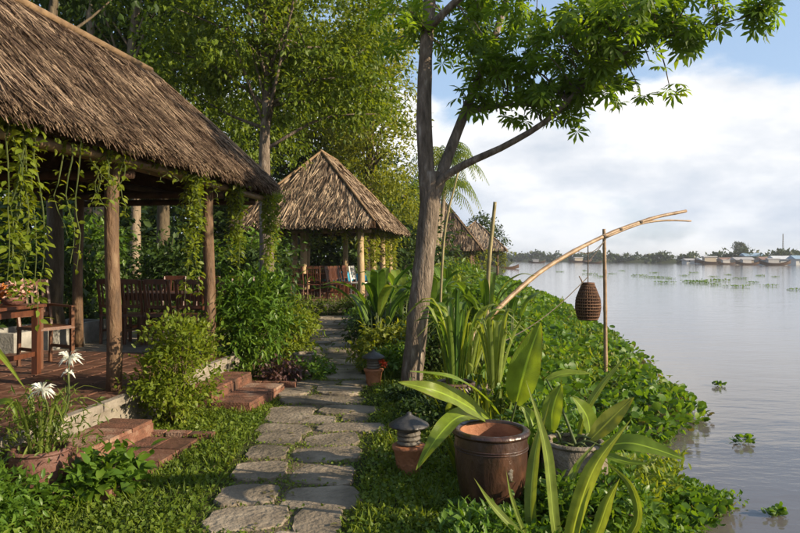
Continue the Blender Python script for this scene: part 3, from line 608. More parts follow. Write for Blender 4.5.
for i, (x, d, lean, lab) in enumerate(((86, 17.0, .1, 'thick dark trunked tree standing behind the long thatched roof'), (101, 15.5, -.25, 'thin straight pale trunked tree beside the leaning one behind the long roof'), (110, 15.8, .55, 'thin pale trunked tree leaning towards the river behind the long roof'), (135, 18.5, .1, 'straight slim grey trunked tree behind the ridge of the long roof'))):
    X = (x-400)/FPX*d; b = gpt(X, d); zt = 9.5
    tree(lab, b, [b, b+Vector((lean*.3, 0, 3.5)), b+Vector((lean, 0, 7)), b+Vector((lean*1.4, 0, zt))], (.22, .13, .13, .14)[i],
         [((X+lean-.3, d+.3, 8.6), (2.4, 2.4, 1.8)), ((X+lean+1.0, d+1, 7.4), (1.6, 1.8, 1.2)), ((X-1.2, d+.8, 7.0), (1.5, 1.5, 1.1))], 130, 38, .24, .15, M['lf_tree'] if i % 2 else M['lf_dark'], M['bark_pale'] if i else M['bark_dark'], limbs=9, group=None)
b = gpt(-7.6, 21.5)
tree('broad mid green tree behind the slender tree and thatched ridge', b, [b, b+Vector((0, 0, 4)), b+Vector((.4, 0, 9))], .22,
     [((-7.2, 21, 7.5), (3.2, 2.6, 3.0)), ((-4.6, 21.6, 6.6), (2.6, 2.2, 2.6)), ((-9.6, 22, 6.5), (2.4, 2.4, 2.4)), ((-5.6, 22, 9.6), (3, 2.5, 2))], 560, 42, .30, .17, M['lf_tree'], M['bark_dark'], limbs=10)
b = gpt(-11.5, 17.5)
tree('dark leafy tree at the back of the long pavilion', b, [b, b+Vector((0, 0, 4)), b+Vector((.2, 0, 8))], .22, [((-11.3, 17, 6.6), (2.6, 2.2, 2.4)), ((-9.4, 17.6, 5.2), (2, 2, 1.8)), ((-12, 17.5, 8.2), (3, 2.2, 1.6))], 220, 24, .34, .18, M['lf_tree'], M['bark_dark'])
b = gpt(-4.5, 31)
tree('tall dark green tree far behind the second pavilion roof', b, [b, b+Vector((0, 0, 5)), b+Vector((.2, 0, 11))], .25, [((-4.5, 31, 8.5), (3.4, 3, 3.6)), ((-2.2, 31, 5.6), (2.4, 2.4, 2.4)), ((-7, 31.5, 6.6), (2.6, 2.6, 3))], 420, 24, .5, .28, M['lf_dark'], M['bark_dark'])
b = gpt(.2, 36)
tree('rounded green tree beside the palm, past the second pavilion', b, [b, b+Vector((0, 0, 2.5)), b+Vector((.2, 0, 5))], .18, [((.2, 36, 4.2), (1.5, 1.6, 1.8)), ((-.9, 36, 3.4), (1.5, 1.6, 1.7)), ((1.0, 36.5, 2.2), (.9, 1.0, 1.0))], 260, 22, .38, .24, M['lf_tree'], M['bark_dark'])
b = gpt(7.6, 64)
tree('small dark tree showing over the farthest pavilion roof', b, [b, b+Vector((0, 0, 3)), b+Vector((.1, 0, 5))], .15, [((7.9, 64, 4.5), (1.4, 1.4, 1.3)), ((9.2, 65, 3.4), (1.3, 1.3, 1.3))], 90, 20, .34, .3, M['lf_dark'], M['bark_dark'])
b = gpt(-6.5, 12.6)
tree('mossy trunked tree growing out of the white planter', gpt(*loc2w(-3.0, 3.25).xy)+Vector((0, 0, .6)), [loc2w(-3.0, 3.25, .55), loc2w(-2.98, 3.3, 2.0), loc2w(-3.1, 3.3, 4.2), loc2w(-3.0, 3.4, 6.2)], .13, [(tuple(loc2w(-3.0, 3.6, 6.4)), (1.2, 1.2, .9))], 70, 24, .3, .17, M['lf_dark'], M['bark_dark'], limbs=6)

# palm behind the main tree
def palm(label, base, top, nfr, fl, group=None):
    b_ = Vector(base); t = thing('coconut_palm', label, 'palm', b_, 0, group); tp_ = Vector(top)-b_
    MB().tube(smooth_path([(0, 0, -.2), tuple(tp_*.5+Vector((.15, 0, 0))), tuple(tp_)], 12), [.2-.007*i for i in range(12)], 10, .04).build('trunk', M['bark_pale'], t, True)
    for k in range(nfr):
        a = k*2.399+.3; e = random.uniform(-.25, 1.25); d = Vector((math.cos(a), math.sin(a), 0)); L0 = fl*random.uniform(.85, 1.1)
        c0 = tp_; c1 = tp_+d*L0*.35*math.cos(e)+Vector((0, 0, L0*.38*math.sin(e)+.15)); c2 = tp_+d*L0*.75*math.cos(e*.8)+Vector((0, 0, L0*.45*math.sin(e)-.10*L0)); c3 = tp_+d*L0*.98*math.cos(e*.7)+Vector((0, 0, L0*.30*math.sin(e)-.48*L0))
        P = smooth_path([c0, c1, c2, c3], 40); mb = MB(); mb.tube(P[::3], [.03-.0019*i for i in range(len(P[::3]))], 5)
        for i in range(3, 40, 2):
            T = (P[min(i+1, 39)]-P[i-1]).normalized(); S = T.cross(Vector((0, 0, 1))).normalized(); l = fl*.26*math.sin(math.pi*(i/41)**.75)+.08
            for sg in (-1, 1):
                dv = (S*sg*.8+T*.55+Vector((0, 0, -.55-random.uniform(0, .4)))).normalized(); w = T*.06
                p = P[i]; mb.add([p-w*.5, p+w*.5, p+dv*l*.55+w*.6, p+dv*l, p+dv*l*.55-w*.6], [(0, 1, 2, 4), (4, 2, 3)])
        mb.build('frond', M['lf_yellow'] if k % 4 == 0 else M['lf_tree'], t)
    return t
palm('coconut palm with drooping fronds behind the forked tree', gpt(2.0, 42), (2.9, 42, 7.6), 24, 2.9)
palm('young coconut palm left of the far pavilions with hanging old fronds', gpt(1.7, 38), (2.2, 38, 5.5), 20, 2.7)

# woodland closing the view on the left and the dark shrubs behind the pavilion
def wood(name, label, ells, ncl, per, cr_, leaf, mat_):
    P, D, _ = clump_points(ells, ncl, per, cr_, .25); L_ = rng.uniform(.7, 1.3, len(P))*leaf; V, F = leaf_arrays(P, D, L_, L_*.55, T_DIA)
    o = link(name, np_mesh(name, V, F, mat_), kind='stuff'); o['label'] = label; o['category'] = 'woodland'; return o
we = [((x, y + random.uniform(-2, 2), h*.5), (4.2, 3, h*.55)) for x, y, h in ((-34, 30, 10), (-28, 31, 9), (-22, 32, 10), (-17, 34, 9.5), (-12, 36, 10), (-8, 38, 9), (-3, 42, 8), (0, 52, 6))]
we += [((x, 27+random.uniform(-1.5, 1.5), 2.2), (2.6, 1.8, 2.6)) for x in np.arange(-30, -4.5, 2.6)]+[((x, 33+random.uniform(-1, 1), 2.0), (2.2, 1.8, 2.4)) for x in np.arange(-6, 1.5, 2.2)]
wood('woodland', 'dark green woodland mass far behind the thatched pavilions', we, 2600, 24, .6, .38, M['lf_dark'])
dk_spots = [(-3.9, .2, 1.9, 1.0), (-4.3, 2.2, 2.2, 1.0), (-4.0, 4.6, 2.1, 1.0), (-4.9, 6.2, 2.4, 1.1), (-3.4, 7.6, 2.0, 1.0), (-1.9, 8.6, 1.8, .9), (-5.6, 3.6, 2.8, 1.1), (-5.2, -1.6, 2.6, 1.1), (-6.0, 8.4, 2.9, 1.2), (-2.9, 10.4, 2.2, 1.1)]
dk_lab = ['low dark shrub behind the near table, next to the white planter', 'tall dark shrub behind the white planter', 'dark shrub behind the dining chairs, against the wood', 'big dark shrub deep behind the dining chairs', 'dark bushy shrub past the back corner of the deck', 'dark shrub behind the far end of the long pavilion', 'tall dense shrub at the foot of the broad tree', 'tall dark shrub behind the deck near the flower table', 'large dark shrub at the edge of the woodland', 'dark shrub between the slender tree and the second pavilion']
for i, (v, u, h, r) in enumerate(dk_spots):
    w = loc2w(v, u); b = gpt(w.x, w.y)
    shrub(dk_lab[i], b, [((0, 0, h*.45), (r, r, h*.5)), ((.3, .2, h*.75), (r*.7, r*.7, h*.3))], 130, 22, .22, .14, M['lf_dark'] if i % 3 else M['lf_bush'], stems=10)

# ------------------------------------------------------------------ hanging vines
def vine(label, top, width, length, ns, per_m, leaf, mat_, dirv=(0.148, .989, 0), group=None, ragged=.5, mound=0):
    t = thing('hanging_vine', label, 'vine', top, 0, group); dv = Vector(dirv); mb = MB(); P = []; D = []
    for k in range(ns):
        o = dv*random.uniform(-.5, .5)*width+Vector((random.uniform(-.08, .10), 0, random.uniform(-.02, .06))); l = length*random.uniform(1-ragged, 1.0); n = 8
        pts = [o+Vector((.03*math.sin(i*1.1+k)+.02*random.uniform(-1, 1), .03*math.cos(i*.9+k*2), -l*i/(n-1))) for i in range(n)]; mb.tube(pts, [.006-.0005*i for i in range(n)], 4)
        m = max(4, int(l*per_m)); q = rng.random(m)
        for s_ in q:
            f = s_*(n-1); i = min(int(f), n-2); p = pts[i].lerp(pts[i+1], f-i); a = rng.random()*6.28; d = Vector((math.cos(a), math.sin(a), random.uniform(-.9, .2)))
            P.append(p+d*.035*random.random()); D.append(d)
    for k in range(mound):
        p = dv*random.gauss(0, .45)*width+Vector((random.gauss(.02, .06), random.gauss(0, .06), random.gauss(.02, .06))); P.append(p); D.append(Vector((random.gauss(0, 1), random.gauss(0, 1), random.gauss(-.2, .6))))
    P = np.array([tuple(p) for p in P]); D = np.array([tuple(p) for p in D])+1e-4; L_ = rng.uniform(.65, 1.25, len(P))*leaf; V, F = leaf_arrays(P, D, L_, L_*.62, T_LEAF)
    mb.build('stem', M['stem'], t, kind='stuff'); link('foliage', np_mesh('foliage', V, F, mat_), t, 'stuff'); return t
vine('long thick leafy vine hanging past the near table under the eave', loc2w(.26, -1.62, 2.52), .34, 1.55, 11, 46, .066, M['lf_vine'], mound=200)
vine('thin single strand of vine between the near vine and the first post', loc2w(.25, -1.05, 2.5), .12, 1.05, 3, 26, .06, M['lf_vine'], mound=50)
vine('short tangled vine under the eave close to the first post', loc2w(.26, -.50, 2.52), .38, .62, 9, 40, .06, M['lf_vine'], mound=110)
vine('yellow green vine hanging between the first and second post', loc2w(.27, 1.12, 2.50), .17, 1.42, 11, 66, .064, M['lf_vine'], mound=170, ragged=.6)
vine('narrow bright vine hanging just beyond the second post', loc2w(.27, 2.25, 2.50), .17, 1.2, 11, 64, .064, M['lf_vine'], mound=130, ragged=.6)
vine('wide bushy vine hanging at the far corner of the long thatched roof', loc2w(.24, 3.62, 2.52), .5, 1.2, 18, 62, .072, M['lf_vine'], mound=320, ragged=.75)
vine('leafy garland running along the eave beam between the first posts', loc2w(.26, .9, 2.53), 1.5, .28, 14, 30, .06, M['lf_vine'], mound=110, ragged=.7)
def p2(v, u, z): c, s_ = math.cos(R(-8.5)), math.sin(R(-8.5)); return Vector((-1.16+v*c-u*s_, 19.8+v*s_+u*c, z))
for v, u, wd_, ln, nS, lab in ((-.02, .12, .5, 1.7, 14, 'yellow green vine wrapped round the front corner post of the second pavilion'), (.05, 1.9, .8, 1.5, 14, 'vine curtain on the second river side post of the second pavilion'), (.05, 3.7, .8, 1.7, 14, 'vine curtain on the third river side post of the second pavilion'), (.08, 5.3, .9, 1.8, 14, 'vine curtain at the far river side corner of the second pavilion')):
    vine(lab, p2(v, u, 2.5), wd_, ln, nS, 34, .12, M['lf_yellow'], mound=190)
for v, wd_, ln, lab in ((-.6, .7, .5, 'short vine under the front eave beside the corner post'), (-1.5, .8, .7, 'sparse dark vine under the middle of the front eave'), (-2.5, .9, 1.1, 'dark vine under the left half of the front eave')):
    vine(lab+' of the second pavilion', p2(v, -.1, 2.5), wd_, ln, 10, 34, .12, M['lf_vine_dk'] if v < -1 else M['lf_yellow'], dirv=(.989, -.148, 0), mound=120)
for (x, y, z, lab) in ((4.0, 44.2, 2.1, 'left of the front posts'), (5.2, 45.8, 2.1, 'on the river side')): vine('green vine drape on the half hidden far pavilion, '+lab, (x, y, z), 1.6, 1.8, 10, 16, .22, M['lf_yellow'], dirv=(.9, .2, 0), mound=80)
vine('green vine drape on the farthest pavilion by the water', (8.2, 57.4, 2.1), 2.0, 1.8, 10, 14, .26, M['lf_yellow'], dirv=(1, .1, 0), mound=80)

# ------------------------------------------------------------------ furniture
def make_chair(label, mat_, group=None, arms=False):
    t = thing('wooden_chair', label, 'chair', (0, 0, 0), 0, group); w, d = .44, .44
    MB().box((0, 0, .44), (w, d, .035), top=.97).build('seat', mat_, t)
    for sx in (-1, 1):
        MB().bar((sx*(w/2-.025), -d/2+.025, 0), (sx*(w/2-.025), -d/2+.025, .43 if not arms else .66), .042, .042).build('leg', mat_, t)
        MB().add([], []).tube([(sx*(w/2-.025), d/2-.01, 0), (sx*(w/2-.025), d/2-.025, .45), (sx*(w/2-.025), d/2+.07, .98)], .024, 6).build('leg', mat_, t)
        MB().bar((sx*(w/2-.025), -d/2+.04, .2), (sx*(w/2-.025), d/2-.04, .2), .022, .035).build('stretcher', mat_, t)
        if arms: MB().bar((sx*(w/2-.02), -d/2, .675), (sx*(w/2-.02), d/2+.03, .69), .055, .025).build('armrest', mat_, t)
    MB().bar((-w/2+.04, d/2+.07, .955), (w/2-.04, d/2+.07, .955), .028, .075).build('back_rail', mat_, t)
    MB().bar((-w/2+.04, d/2+.005, .58), (w/2-.04, d/2+.005, .58), .026, .045).build('back_rail', mat_, t)
    for k in range(5):
        x = -w/2+.085+k*(w-.17)/4; MB().bar((x, d/2+.01, .59), (x, d/2+.066, .93), .03, .014).build('slat', mat_, t)
    return t
def make_table(label, mat_, L_=1.5, W_=.8, group=None):
    t = thing('wooden_table', label, 'table', (0, 0, 0), 0, group)
    n = 5
    for k in range(n): MB().box(((k-(n-1)/2)*W_/n, 0, .735), (W_/n-.006, L_, .032), top=.99).build('plank', mat_, t)
    MB().bar((0, -L_/2+.10, .675), (0, L_/2-.10, .675), W_-.16, .09).build('apron', mat_, t)
    for sx in (-1, 1):
        for sy in (-1, 1): MB().bar((sx*(W_/2-.07), sy*(L_/2-.08), 0), (sx*(W_/2-.07), sy*(L_/2-.08), .718), .065, .065).build('leg', mat_, t)
        MB().bar((sx*(W_/2-.07), -L_/2+.12, .22), (sx*(W_/2-.07), L_/2-.12, .22), .03, .05).build('stretcher', mat_, t)
    return t
# near table and chairs
TZ = PDZ+.003
tb = make_table('dark wooden table on the tiled deck carrying a flower arrangement', M['furn'], 1.3, .8); w = loc2w(-1.65, .12); tb.location = (w.x, w.y, TZ); tb.rotation_euler.z = PROT
ch = make_chair('wooden armchair behind the near table with its back to the dark shrubs', M['furn_warm'], arms=True); w = loc2w(-1.62, 1.25); ch.location = (w.x, w.y, TZ); ch.rotation_euler.z = PROT+R(70)
fl = thing('flower_arrangement', 'pale pink and orange flowers in a low bowl on the near table', 'flowers', loc2w(-1.44, .50, TZ+.752))
MB().lathe([(.05, 0), (.09, .01), (.125, .06), (.13, .085), (.12, .085), (.1, .05)], 18).build('bowl', M['pot_pink'], fl, True)
for mname, nF, c0 in (('pink_petal', 260, (.03, 0, .16)), ('orange_petal', 170, (-.07, -.06, .12)), ('lf_vine_dk', 80, (0, 0, .10))):
    P = np.array(c0)+rng.normal(0, 1, (nF, 3))*np.array([.075, .075, .035]); D = sph(nF)+np.array([0, 0, .5]); V, F = leaf_arrays(P, D, rng.uniform(.04, .07, nF), .035, T_LEAF); link('petals' if 'petal' in mname else 'foliage', np_mesh('petals', V, F, M[mname]), fl, 'stuff')
# dining group on the rear floor
FZ = .29
grp = 'dining chairs in the row on the grey rear floor'
c0 = make_chair('dark red slat back dining chair in the row on the grey rear floor', M['furn'], grp); first = True
for v, u, r_ in ((-2.20, 3.75, 3.14), (-1.92, 3.72, 3.2), (-1.42, 3.70, 3.1), (-.95, 3.74, 3.18), (-.52, 3.78, 3.1), (-2.1, 5.05, .05), (-1.5, 5.08, -.05), (-.85, 5.06, 0)):
    o = c0 if first else copy_tree(c0); first = False; w = loc2w(v, u); o.location = (w.x, w.y, FZ+.002); o.rotation_euler.z = PROT+r_
    if u > 4.9: o['label'] = 'dark red dining chair on the woodland side of the long dining table'
tb2 = make_table('long dark dining table behind the row of chairs on the rear floor', M['furn'], 2.1, .8); w = loc2w(-1.35, 4.40); tb2.location = (w.x, w.y, FZ+.002); tb2.rotation_euler.z = PROT+R(90)
# white planter trough behind the back posts
pl = thing('white_planter', 'whitewashed masonry planter trough behind the back posts', 'planter', loc2w(-3.02, 3.1), PROT)
for c, d in (((0, -1.0, .3), (.7, .09, .62)), ((0, 1.0, .3), (.7, .09, .62)), ((-.305, 0, .3), (.09, 1.906, .618)), ((.305, 0, .3), (.09, 1.906, .618))): MB().box(c, d, top=.97).build('wall', M['white_wall'], pl)
MB().box((0, 0, .25), (.515, 1.9, .5)).build('soil', M['soil'], pl)
# second pavilion furniture
F2 = .355
c1 = make_chair('red brown slat back chair in the close rows inside the second pavilion', M['furn'], 'red chairs in the second pavilion'); first = True
for v, u, r_ in ((-.9, .5, 1.57), (-.9, 1.05, 1.57), (-.9, 1.6, 1.57), (-.95, 2.2, 1.6), (-2.0, .35, 3.1), (-2.5, .35, 3.14), (-2.1, 1.75, 0), (-2.6, 1.72, .1), (-1.5, .36, 3.2), (-1.62, 1.74, 0), (-.9, 2.75, 1.5), (-3.0, .4, 3.1)):
    o = c1 if first else copy_tree(c1); first = False; w = p2(v, u, F2); o.location = w; o.rotation_euler.z = R(-8.5)+r_
    if v > -1: o['label'] = 'red brown chair turned sideways in the line by the river side of the second pavilion'
    elif u < 1: o['label'] = 'red brown chair on the near side of the table in the second pavilion'
    elif u > 1: o['label'] = 'red brown chair on the far side of the table in the second pavilion'
for v, u, l, r_, lab in ((-2.1, 1.05, 1.9, R(90), 'red brown table among the close rows of chairs in the second pavilion'),):
    o = make_table(lab, M['furn'], l, .8); o.location = p2(v, u, F2); o.rotation_euler.z = R(-8.5)+r_
def cloth_table(label, v, u):
    o = thing('covered_table', label, 'table', p2(v, u, F2), R(-8.5))
    for sx in (-1, 1):
        for sy in (-1, 1): MB().bar((sx*.32, sy*.5, 0), (sx*.32, sy*.5, .72), .06, .06).build('leg', M['furn'], o)
    MB().box((0, 0, .735), (.8, 1.2, .03)).build('tabletop', M['furn'], o)
    m = MB(); n = 48; vs_ = []
    for r, z in ((0, .757), (.9, .757), (1, .745), (1.03, .45)):
        for k in range(n):
            a = 2*math.pi*k/n; c_, s_ = math.cos(a), math.sin(a); q = (abs(c_)**8+abs(s_)**8)**(-1/8); wv = 1+(.04*math.sin(k*1.7) if z < .5 else 0); vs_.append((c_*q*.42*r*wv, s_*q*.62*r*wv, z))
    m.add(vs_, [(i*n+k, i*n+(k+1) % n, (i+1)*n+(k+1) % n, (i+1)*n+k) for i in range(3) for k in range(n)]); m.build('tablecloth', M['blue_cloth'], o, True)
cloth_table('table under a bright blue cloth inside the second pavilion', -1.5, 3.6); cloth_table('blue cloth table close to the river side posts of the second pavilion', -.55, 4.3)
wc = make_chair('white chair by the corner post of the second pavilion', M['white_cloth']); wc.location = p2(-.42, 1.75, F2); wc.rotation_euler.z = 1.2

# ------------------------------------------------------------------ low hedge and shrubs by the path
shrub('low clipped dark hedge in front of the second pavilion floor', gpt(-2.1, 18.75), [((-.9, .1, .25), (.8, .25, .26)), ((0, 0, .25), (.8, .25, .26)), ((.9, -.1, .25), (.7, .25, .26)), ((-1.8, .25, .25), (.7, .25, .26))], 150, 30, .10, .075, M['lf_vine_dk'], name='hedge', cat_='hedge')
w = loc2w(.55, .18); shrub('round bright green bush in the brick bed between the two flights of steps', gpt(w.x, w.y), [((0, 0, .52), (.40, .40, .42)), ((.05, -.1, .85), (.26, .26, .20)), ((-.12, .1, .28), (.36, .36, .24))], 190, 24, .085, .058, M['lf_vine'], stems=16, tpl=T_LEAF, up=.5)
w = loc2w(.36, 2.6); ts = shrub('tall leafy shrub beside the path past the second flight of steps', gpt(w.x, w.y), [((0, 0, .75), (.48, .5, .55)), ((.1, .2, 1.15), (.36, .36, .33)), ((.05, .3, .7), (.4, .4, .5)), ((-.15, -.15, 1.0), (.3, .3, .35))], 230, 22, .13, .12, M['lf_bush'], stems=18, tpl=T_LEAF, twr=.34, up=.2)
w = loc2w(.45, 3.9); shrub('loose yellowish shrub leaning to the path behind the tall shrub', gpt(w.x, w.y), [((0, 0, .45), (.42, .42, .4)), ((.1, .1, .75), (.25, .25, .22))], 110, 20, .12, .10, M['lf_vine'], stems=12, tpl=T_LEAF, twr=.4)
w = loc2w(.85, 2.35); shrub('low purple leaved plant behind the brick border', gpt(w.x, w.y), [((0, 0, .14), (.28, .2, .16))], 60, 16, .06, .06, M['lf_purple'], name='purple_plant', cat_='plant', tpl=T_LEAF)
w = loc2w(1.12, 2.75); shrub('low weedy green plant between purple plant and stone path', gpt(w.x, w.y), [((0, 0, .12), (.3, .35, .16))], 70, 16, .06, .06, M['lf_bush'], name='low_plant', cat_='plant', tpl=T_LEAF)
def lathe_pot(name, label, loc, prof, mat_, soil=None, seg=32, rim=None, inner=None, wob=.006):
    t = thing(name, label, 'pot', loc); n = len(prof); body = MB().lathe(prof, seg, wob=wob, closed=True); body.build('body', mat_, t, True)
    if inner: MB().lathe(inner, seg, closed=True).build('inner_wall', M['pot_inside'] if mat_ is M['pot_glaze'] else mat_, t, True)
    if rim: MB().lathe(rim, seg, closed=True, wob=wob).build('rim', mat_, t, True)
    if soil: MB().lathe([(soil[0], soil[1]-.03), (soil[0], soil[1]), (soil[0]*.5, soil[1]+.012), (.004, soil[1]+.015)], seg).build('soil', M['soil'], t, True)
    return t
def pot_profile(h, rb, rm, rt, n=12):
    o = [(rb*.96, 0), (rb, .01)]
    for i in range(1, n): t = i/n; o.append(((1-t)**2*rb+2*t*(1-t)*(2*rm-.5*(rb+rt))+t*t*rt, h*t))
    return o+[(rt, h)]
def ring(r, z, w, h, n=10): return [(r+w*math.cos(2*math.pi*k/n), z+h*math.sin(2*math.pi*k/n)) for k in range(n+1)]
def simple_pot(name, label, loc, h, rb, rm, rt, mat_, seg=32):
    return lathe_pot(name, label, loc, pot_profile(h, rb, rm, rt)+[(rt-.025, h), (rt-.03, h-.07)], mat_, (rt-.028, h-.06), seg, rim=ring(rt-.008, h, .022, .016))
w = loc2w(.98, 2.95); simple_pot('white_pot', 'small whitish planter pot at the foot of the tall shrub', gpt(w.x, w.y)+Vector((0, 0, .005)), .30, .10, .15, .15, M['pot_stone'])

# right of the path: cannas and mixed planting round the forked tree
for i, (x, y, n, h, w_, lab) in enumerate(((-.35, 10.6, 12, 1.25, .20, 'tall broad leaved canna clump on the path edge by the forked tree'), (.55, 11.4, 11, 1.2, .19, 'broad leaved canna clump behind the forked tree trunk'), (.0, 12.6, 10, 1.3, .20, 'canna clump farther along the path behind the forked tree'), (1.25, 9.6, 10, 1.15, .16, 'bright canna clump right of the forked tree'), (1.0, 13.6, 10, 1.25, .18, 'canna clump on the bank crest past the forked tree'), (2.0, 12.2, 9, .95, .16, 'lower canna clump at the edge of the hyacinth bank'), (.75, 8.0, 9, 1.0, .13, 'slim leaved canna clump between the forked tree and brown pot'))):
    canna(lab, gpt(x, y), n, h, w_, M['lf_canna'])
for x, y, r, h, mt_, lf, lab in ((-.22, 9.3, .38, .62, 'lf_yellow', .085, 'yellow leaved croton like shrub beside the forked tree'), (-.05, 8.75, .30, .40, 'lf_bush', .07, 'small green shrub at the foot of the forked tree'), (.45, 9.2, .45, .75, 'lf_dark', .08, 'dark shrub tucked right behind the tree trunk'), (-.45, 11.9, .5, .7, 'lf_dark', .09, 'dark rounded shrub on the path edge beyond the cannas'), (-.55, 13.6, .5, .7, 'lf_bush', .09, 'green shrub on the path edge short of the hedge'), (-.3, 15.4, .7, .9, 'lf_dark', .10, 'dark shrub where the path nears the second pavilion'), (.6, 15.8, .8, 1.1, 'lf_bush', .10, 'green shrub by the river side corner of the second pavilion'), (.3, 17.8, .8, 1.0, 'lf_bush', .12, 'leafy shrub in front of the river side posts'), (1.2, 19.5, .9, 1.2, 'lf_vine', .13, 'light green shrub outside the river side posts'), (1.9, 22.5, 1.0, 1.4, 'lf_bush', .14, 'tall green shrub outside the third river side post'), (1.6, 17, .9, .9, 'lf_hya', .13, 'rank green shrub on the bank crest'), (2.2, 26, 1.0, 1.3, 'lf_tree', .15, 'big green shrub past the second pavilion'), (3.0, 31, 1.0, 1.0, 'lf_vine', .16, 'yellow green shrub on the bank near the palm'), (.2, 6.35, .26, .20, 'lf_dark', .05, 'small dark weed clump in shade behind the garden lamp'), (.15, 7.4, .26, .16, 'lf_dark', .06, 'dark weed clump in front of the forked tree')):
    shrub(lab, gpt(x, y), [((0, 0, h*.5), (r, r, h*.45)), ((.1, .05, h*.75), (r*.6, r*.6, h*.3))], 110 if r < .8 else 150, 20, r*.22, lf, M[mt_], stems=9, tpl=T_LEAF if y < 13 else T_DIA)
rf_ = thing('red_flower', 'small orange red flower head by the shaded garden lamp', 'flower', gpt(-.20, 8.25))
MB().tube([(0, 0, -.02), (.01, 0, .15), (0, 0, .27)], .006, 5).build('stem', M['stem'], rf_)
P = np.tile([0, 0, .27], (26, 1))+rng.normal(0, .02, (26, 3)); V, F = leaf_arrays(P, sph(26)+np.array([0, 0, .3]), .065, .035, T_LEAF); link('petals', np_mesh('petals', V, F, M['red_petal']), rf_, 'stuff')

# ------------------------------------------------------------------ garden lamps
def lamp(label, loc, s=1.0):
    t = thing('garden_lamp', label, 'lamp', loc); t.scale = (s, s, s)
    MB().lathe([(.085, 0), (.09, .015), (.10, .10), (.112, .17), (.128, .195), (.128, .215), (.112, .22)], 22).build('base', M['terracotta'], t, True)
    for k in range(4): MB().lathe([(.060, .0), (.088, .004), (.092, .016), (.078, .034), (.060, .036)], 22, (0, 0, .222+k*.034)).build('louvre_ring', M['lamp_grey'], t, True)
    MB().lathe([(.058, .22), (.058, .375)], 16).build('inner_tube', M['lamp_black'], t, True)
    MB().lathe([(.150, .358), (.155, .364), (.15, .375), (.10, .405), (.045, .432), (.02, .447), (.018, .462), (.004, .468)], 26).build('cap', M['lamp_black'], t, True)
    return t
lamp('garden lamp with black conical cap on terracotta base near the big glazed pot', gpt(.067, 5.05)); lamp('shaded garden lamp with black cap at the foot of the forked tree', gpt(-.33, 8.3), .95)

# ------------------------------------------------------------------ pots and plants on the right
bp = px(491, 512, 4.18); BPZ = float(gz(bp.x, bp.y))
bpt = lathe_pot('glazed_pot', 'large dark brown glazed pot with red clay interior and chipped white patch', (bp.x, bp.y, BPZ-.01), pot_profile(.53, .155, .215, .225, 16), M['pot_glaze'], (.17, .30), 48,
    rim=ring(.218, .535, .026, .020, 14), inner=[(.192, .54), (.196, .47), (.19, .38), (.172, .29)])
for zz in (.44, .455): MB().lathe(ring(.2265 if zz > .45 else .2275, zz, .006, .005, 8), 48, closed=True).build('band', M['pot_glaze'], bpt, True)
pp = MB(); n = 14; vs_ = []                                    # chipped pale patch of bare clay and lime, following the curved wall
for k in range(n):
    a = 2*math.pi*k/n; ang = -math.pi/2+.42+.10*math.cos(a)*random.uniform(.3, 1.3); z = .335+.05*math.sin(a)*random.uniform(.3, 1.3); vs_.append((.2235*math.cos(ang), .2235*math.sin(ang), z))
vs_.append((.226*math.cos(-math.pi/2+.42), .226*math.sin(-math.pi/2+.42), .335)); pp.add(vs_, [(k, (k+1) % n, n) for k in range(n)]); pp.build('chipped_patch', M['lamp_grey'], bpt, True)
spz = px(574, 515, 4.35); SPZ = float(gz(spz.x, spz.y))
sp = simple_pot('stone_pot', 'mossy grey stone pot holding the big broad leaved plant', (spz.x, spz.y, SPZ-.01), .42, .15, .21, .185, M['pot_stone'], 40)
bl = thing('broad_leaf_plant', 'tall plant with huge bright green pointed leaves growing from the stone pot', 'plant', (spz.x, spz.y, SPZ+.36))
b2 = px(503, 470, 4.62); bl2 = thing('broad_leaf_plant', 'plant with bright pointed leaves growing behind the large glazed pot', 'plant', (b2.x, b2.y, float(gz(b2.x, b2.y))))
def bleaf(pts, w, nh, mat_='lf_blade', prof='lance', fold=.16, wav=.035, stalk=None, bl=bl):
    P = [px(*p)-bl.location for p in pts]; blade(P, w, nh, M[mat_], bl, 'leaf', prof, fold, 24, wav)
    if stalk is not False:
        e = P[0]; s_ = Vector((random.uniform(-.06, .06), random.uniform(-.06, .06), -.0)); MB().tube(smooth_path([s_, s_.lerp(e, .5)+Vector((0, 0, .05)), e+(P[1]-P[0])*.1], 8), [.011-.0007*i for i in range(8)], 6).build('stalk', M['stem'], bl, True)
bleaf([(516, 404, 4.30), (522, 380, 4.25), (530, 352, 4.22), (541, 322, 4.2)], .20, (-.35, -1, .1), bl=bl2)
bleaf([(502, 418, 4.5), (480, 393, 4.2), (450, 377, 3.95), (410, 371, 3.9)], .055, (.1, -.5, 1), bl=bl2)
bleaf([(490, 421, 4.48), (464, 404, 4.2), (436, 391, 3.95), (398, 382, 3.9)], .135, (.25, -1, .7), bl=bl2)
bleaf([(488, 421, 4.48), (462, 416, 4.15), (440, 434, 3.92), (416, 470, 3.88)], .125, (-.3, -1, .7), bl=bl2)
bleaf([(590, 440, 4.3), (604, 426, 4.3), (618, 412, 4.3), (634, 397, 4.3)], .12, (-.4, -1, .5), 'lf_ylw_blade')
bleaf([(600, 447, 4.2), (628, 443, 4.1), (655, 449, 4.05), (686, 460, 4.0)], .115, (.1, -1, .8))
bleaf([(590, 450, 4.2), (608, 456, 4.1), (628, 462, 4.05), (650, 464, 4.0)], .05, (.1, -1, .8))
bleaf([(545, 380, 4.6), (560, 375, 4.6), (575, 373, 4.6), (592, 374, 4.6)], .07, (0, -.6, 1))
bleaf([(552, 432, 4.35), (552, 414, 4.35), (556, 398, 4.35), (562, 384, 4.35)], .13, (-.5, -1, .2))
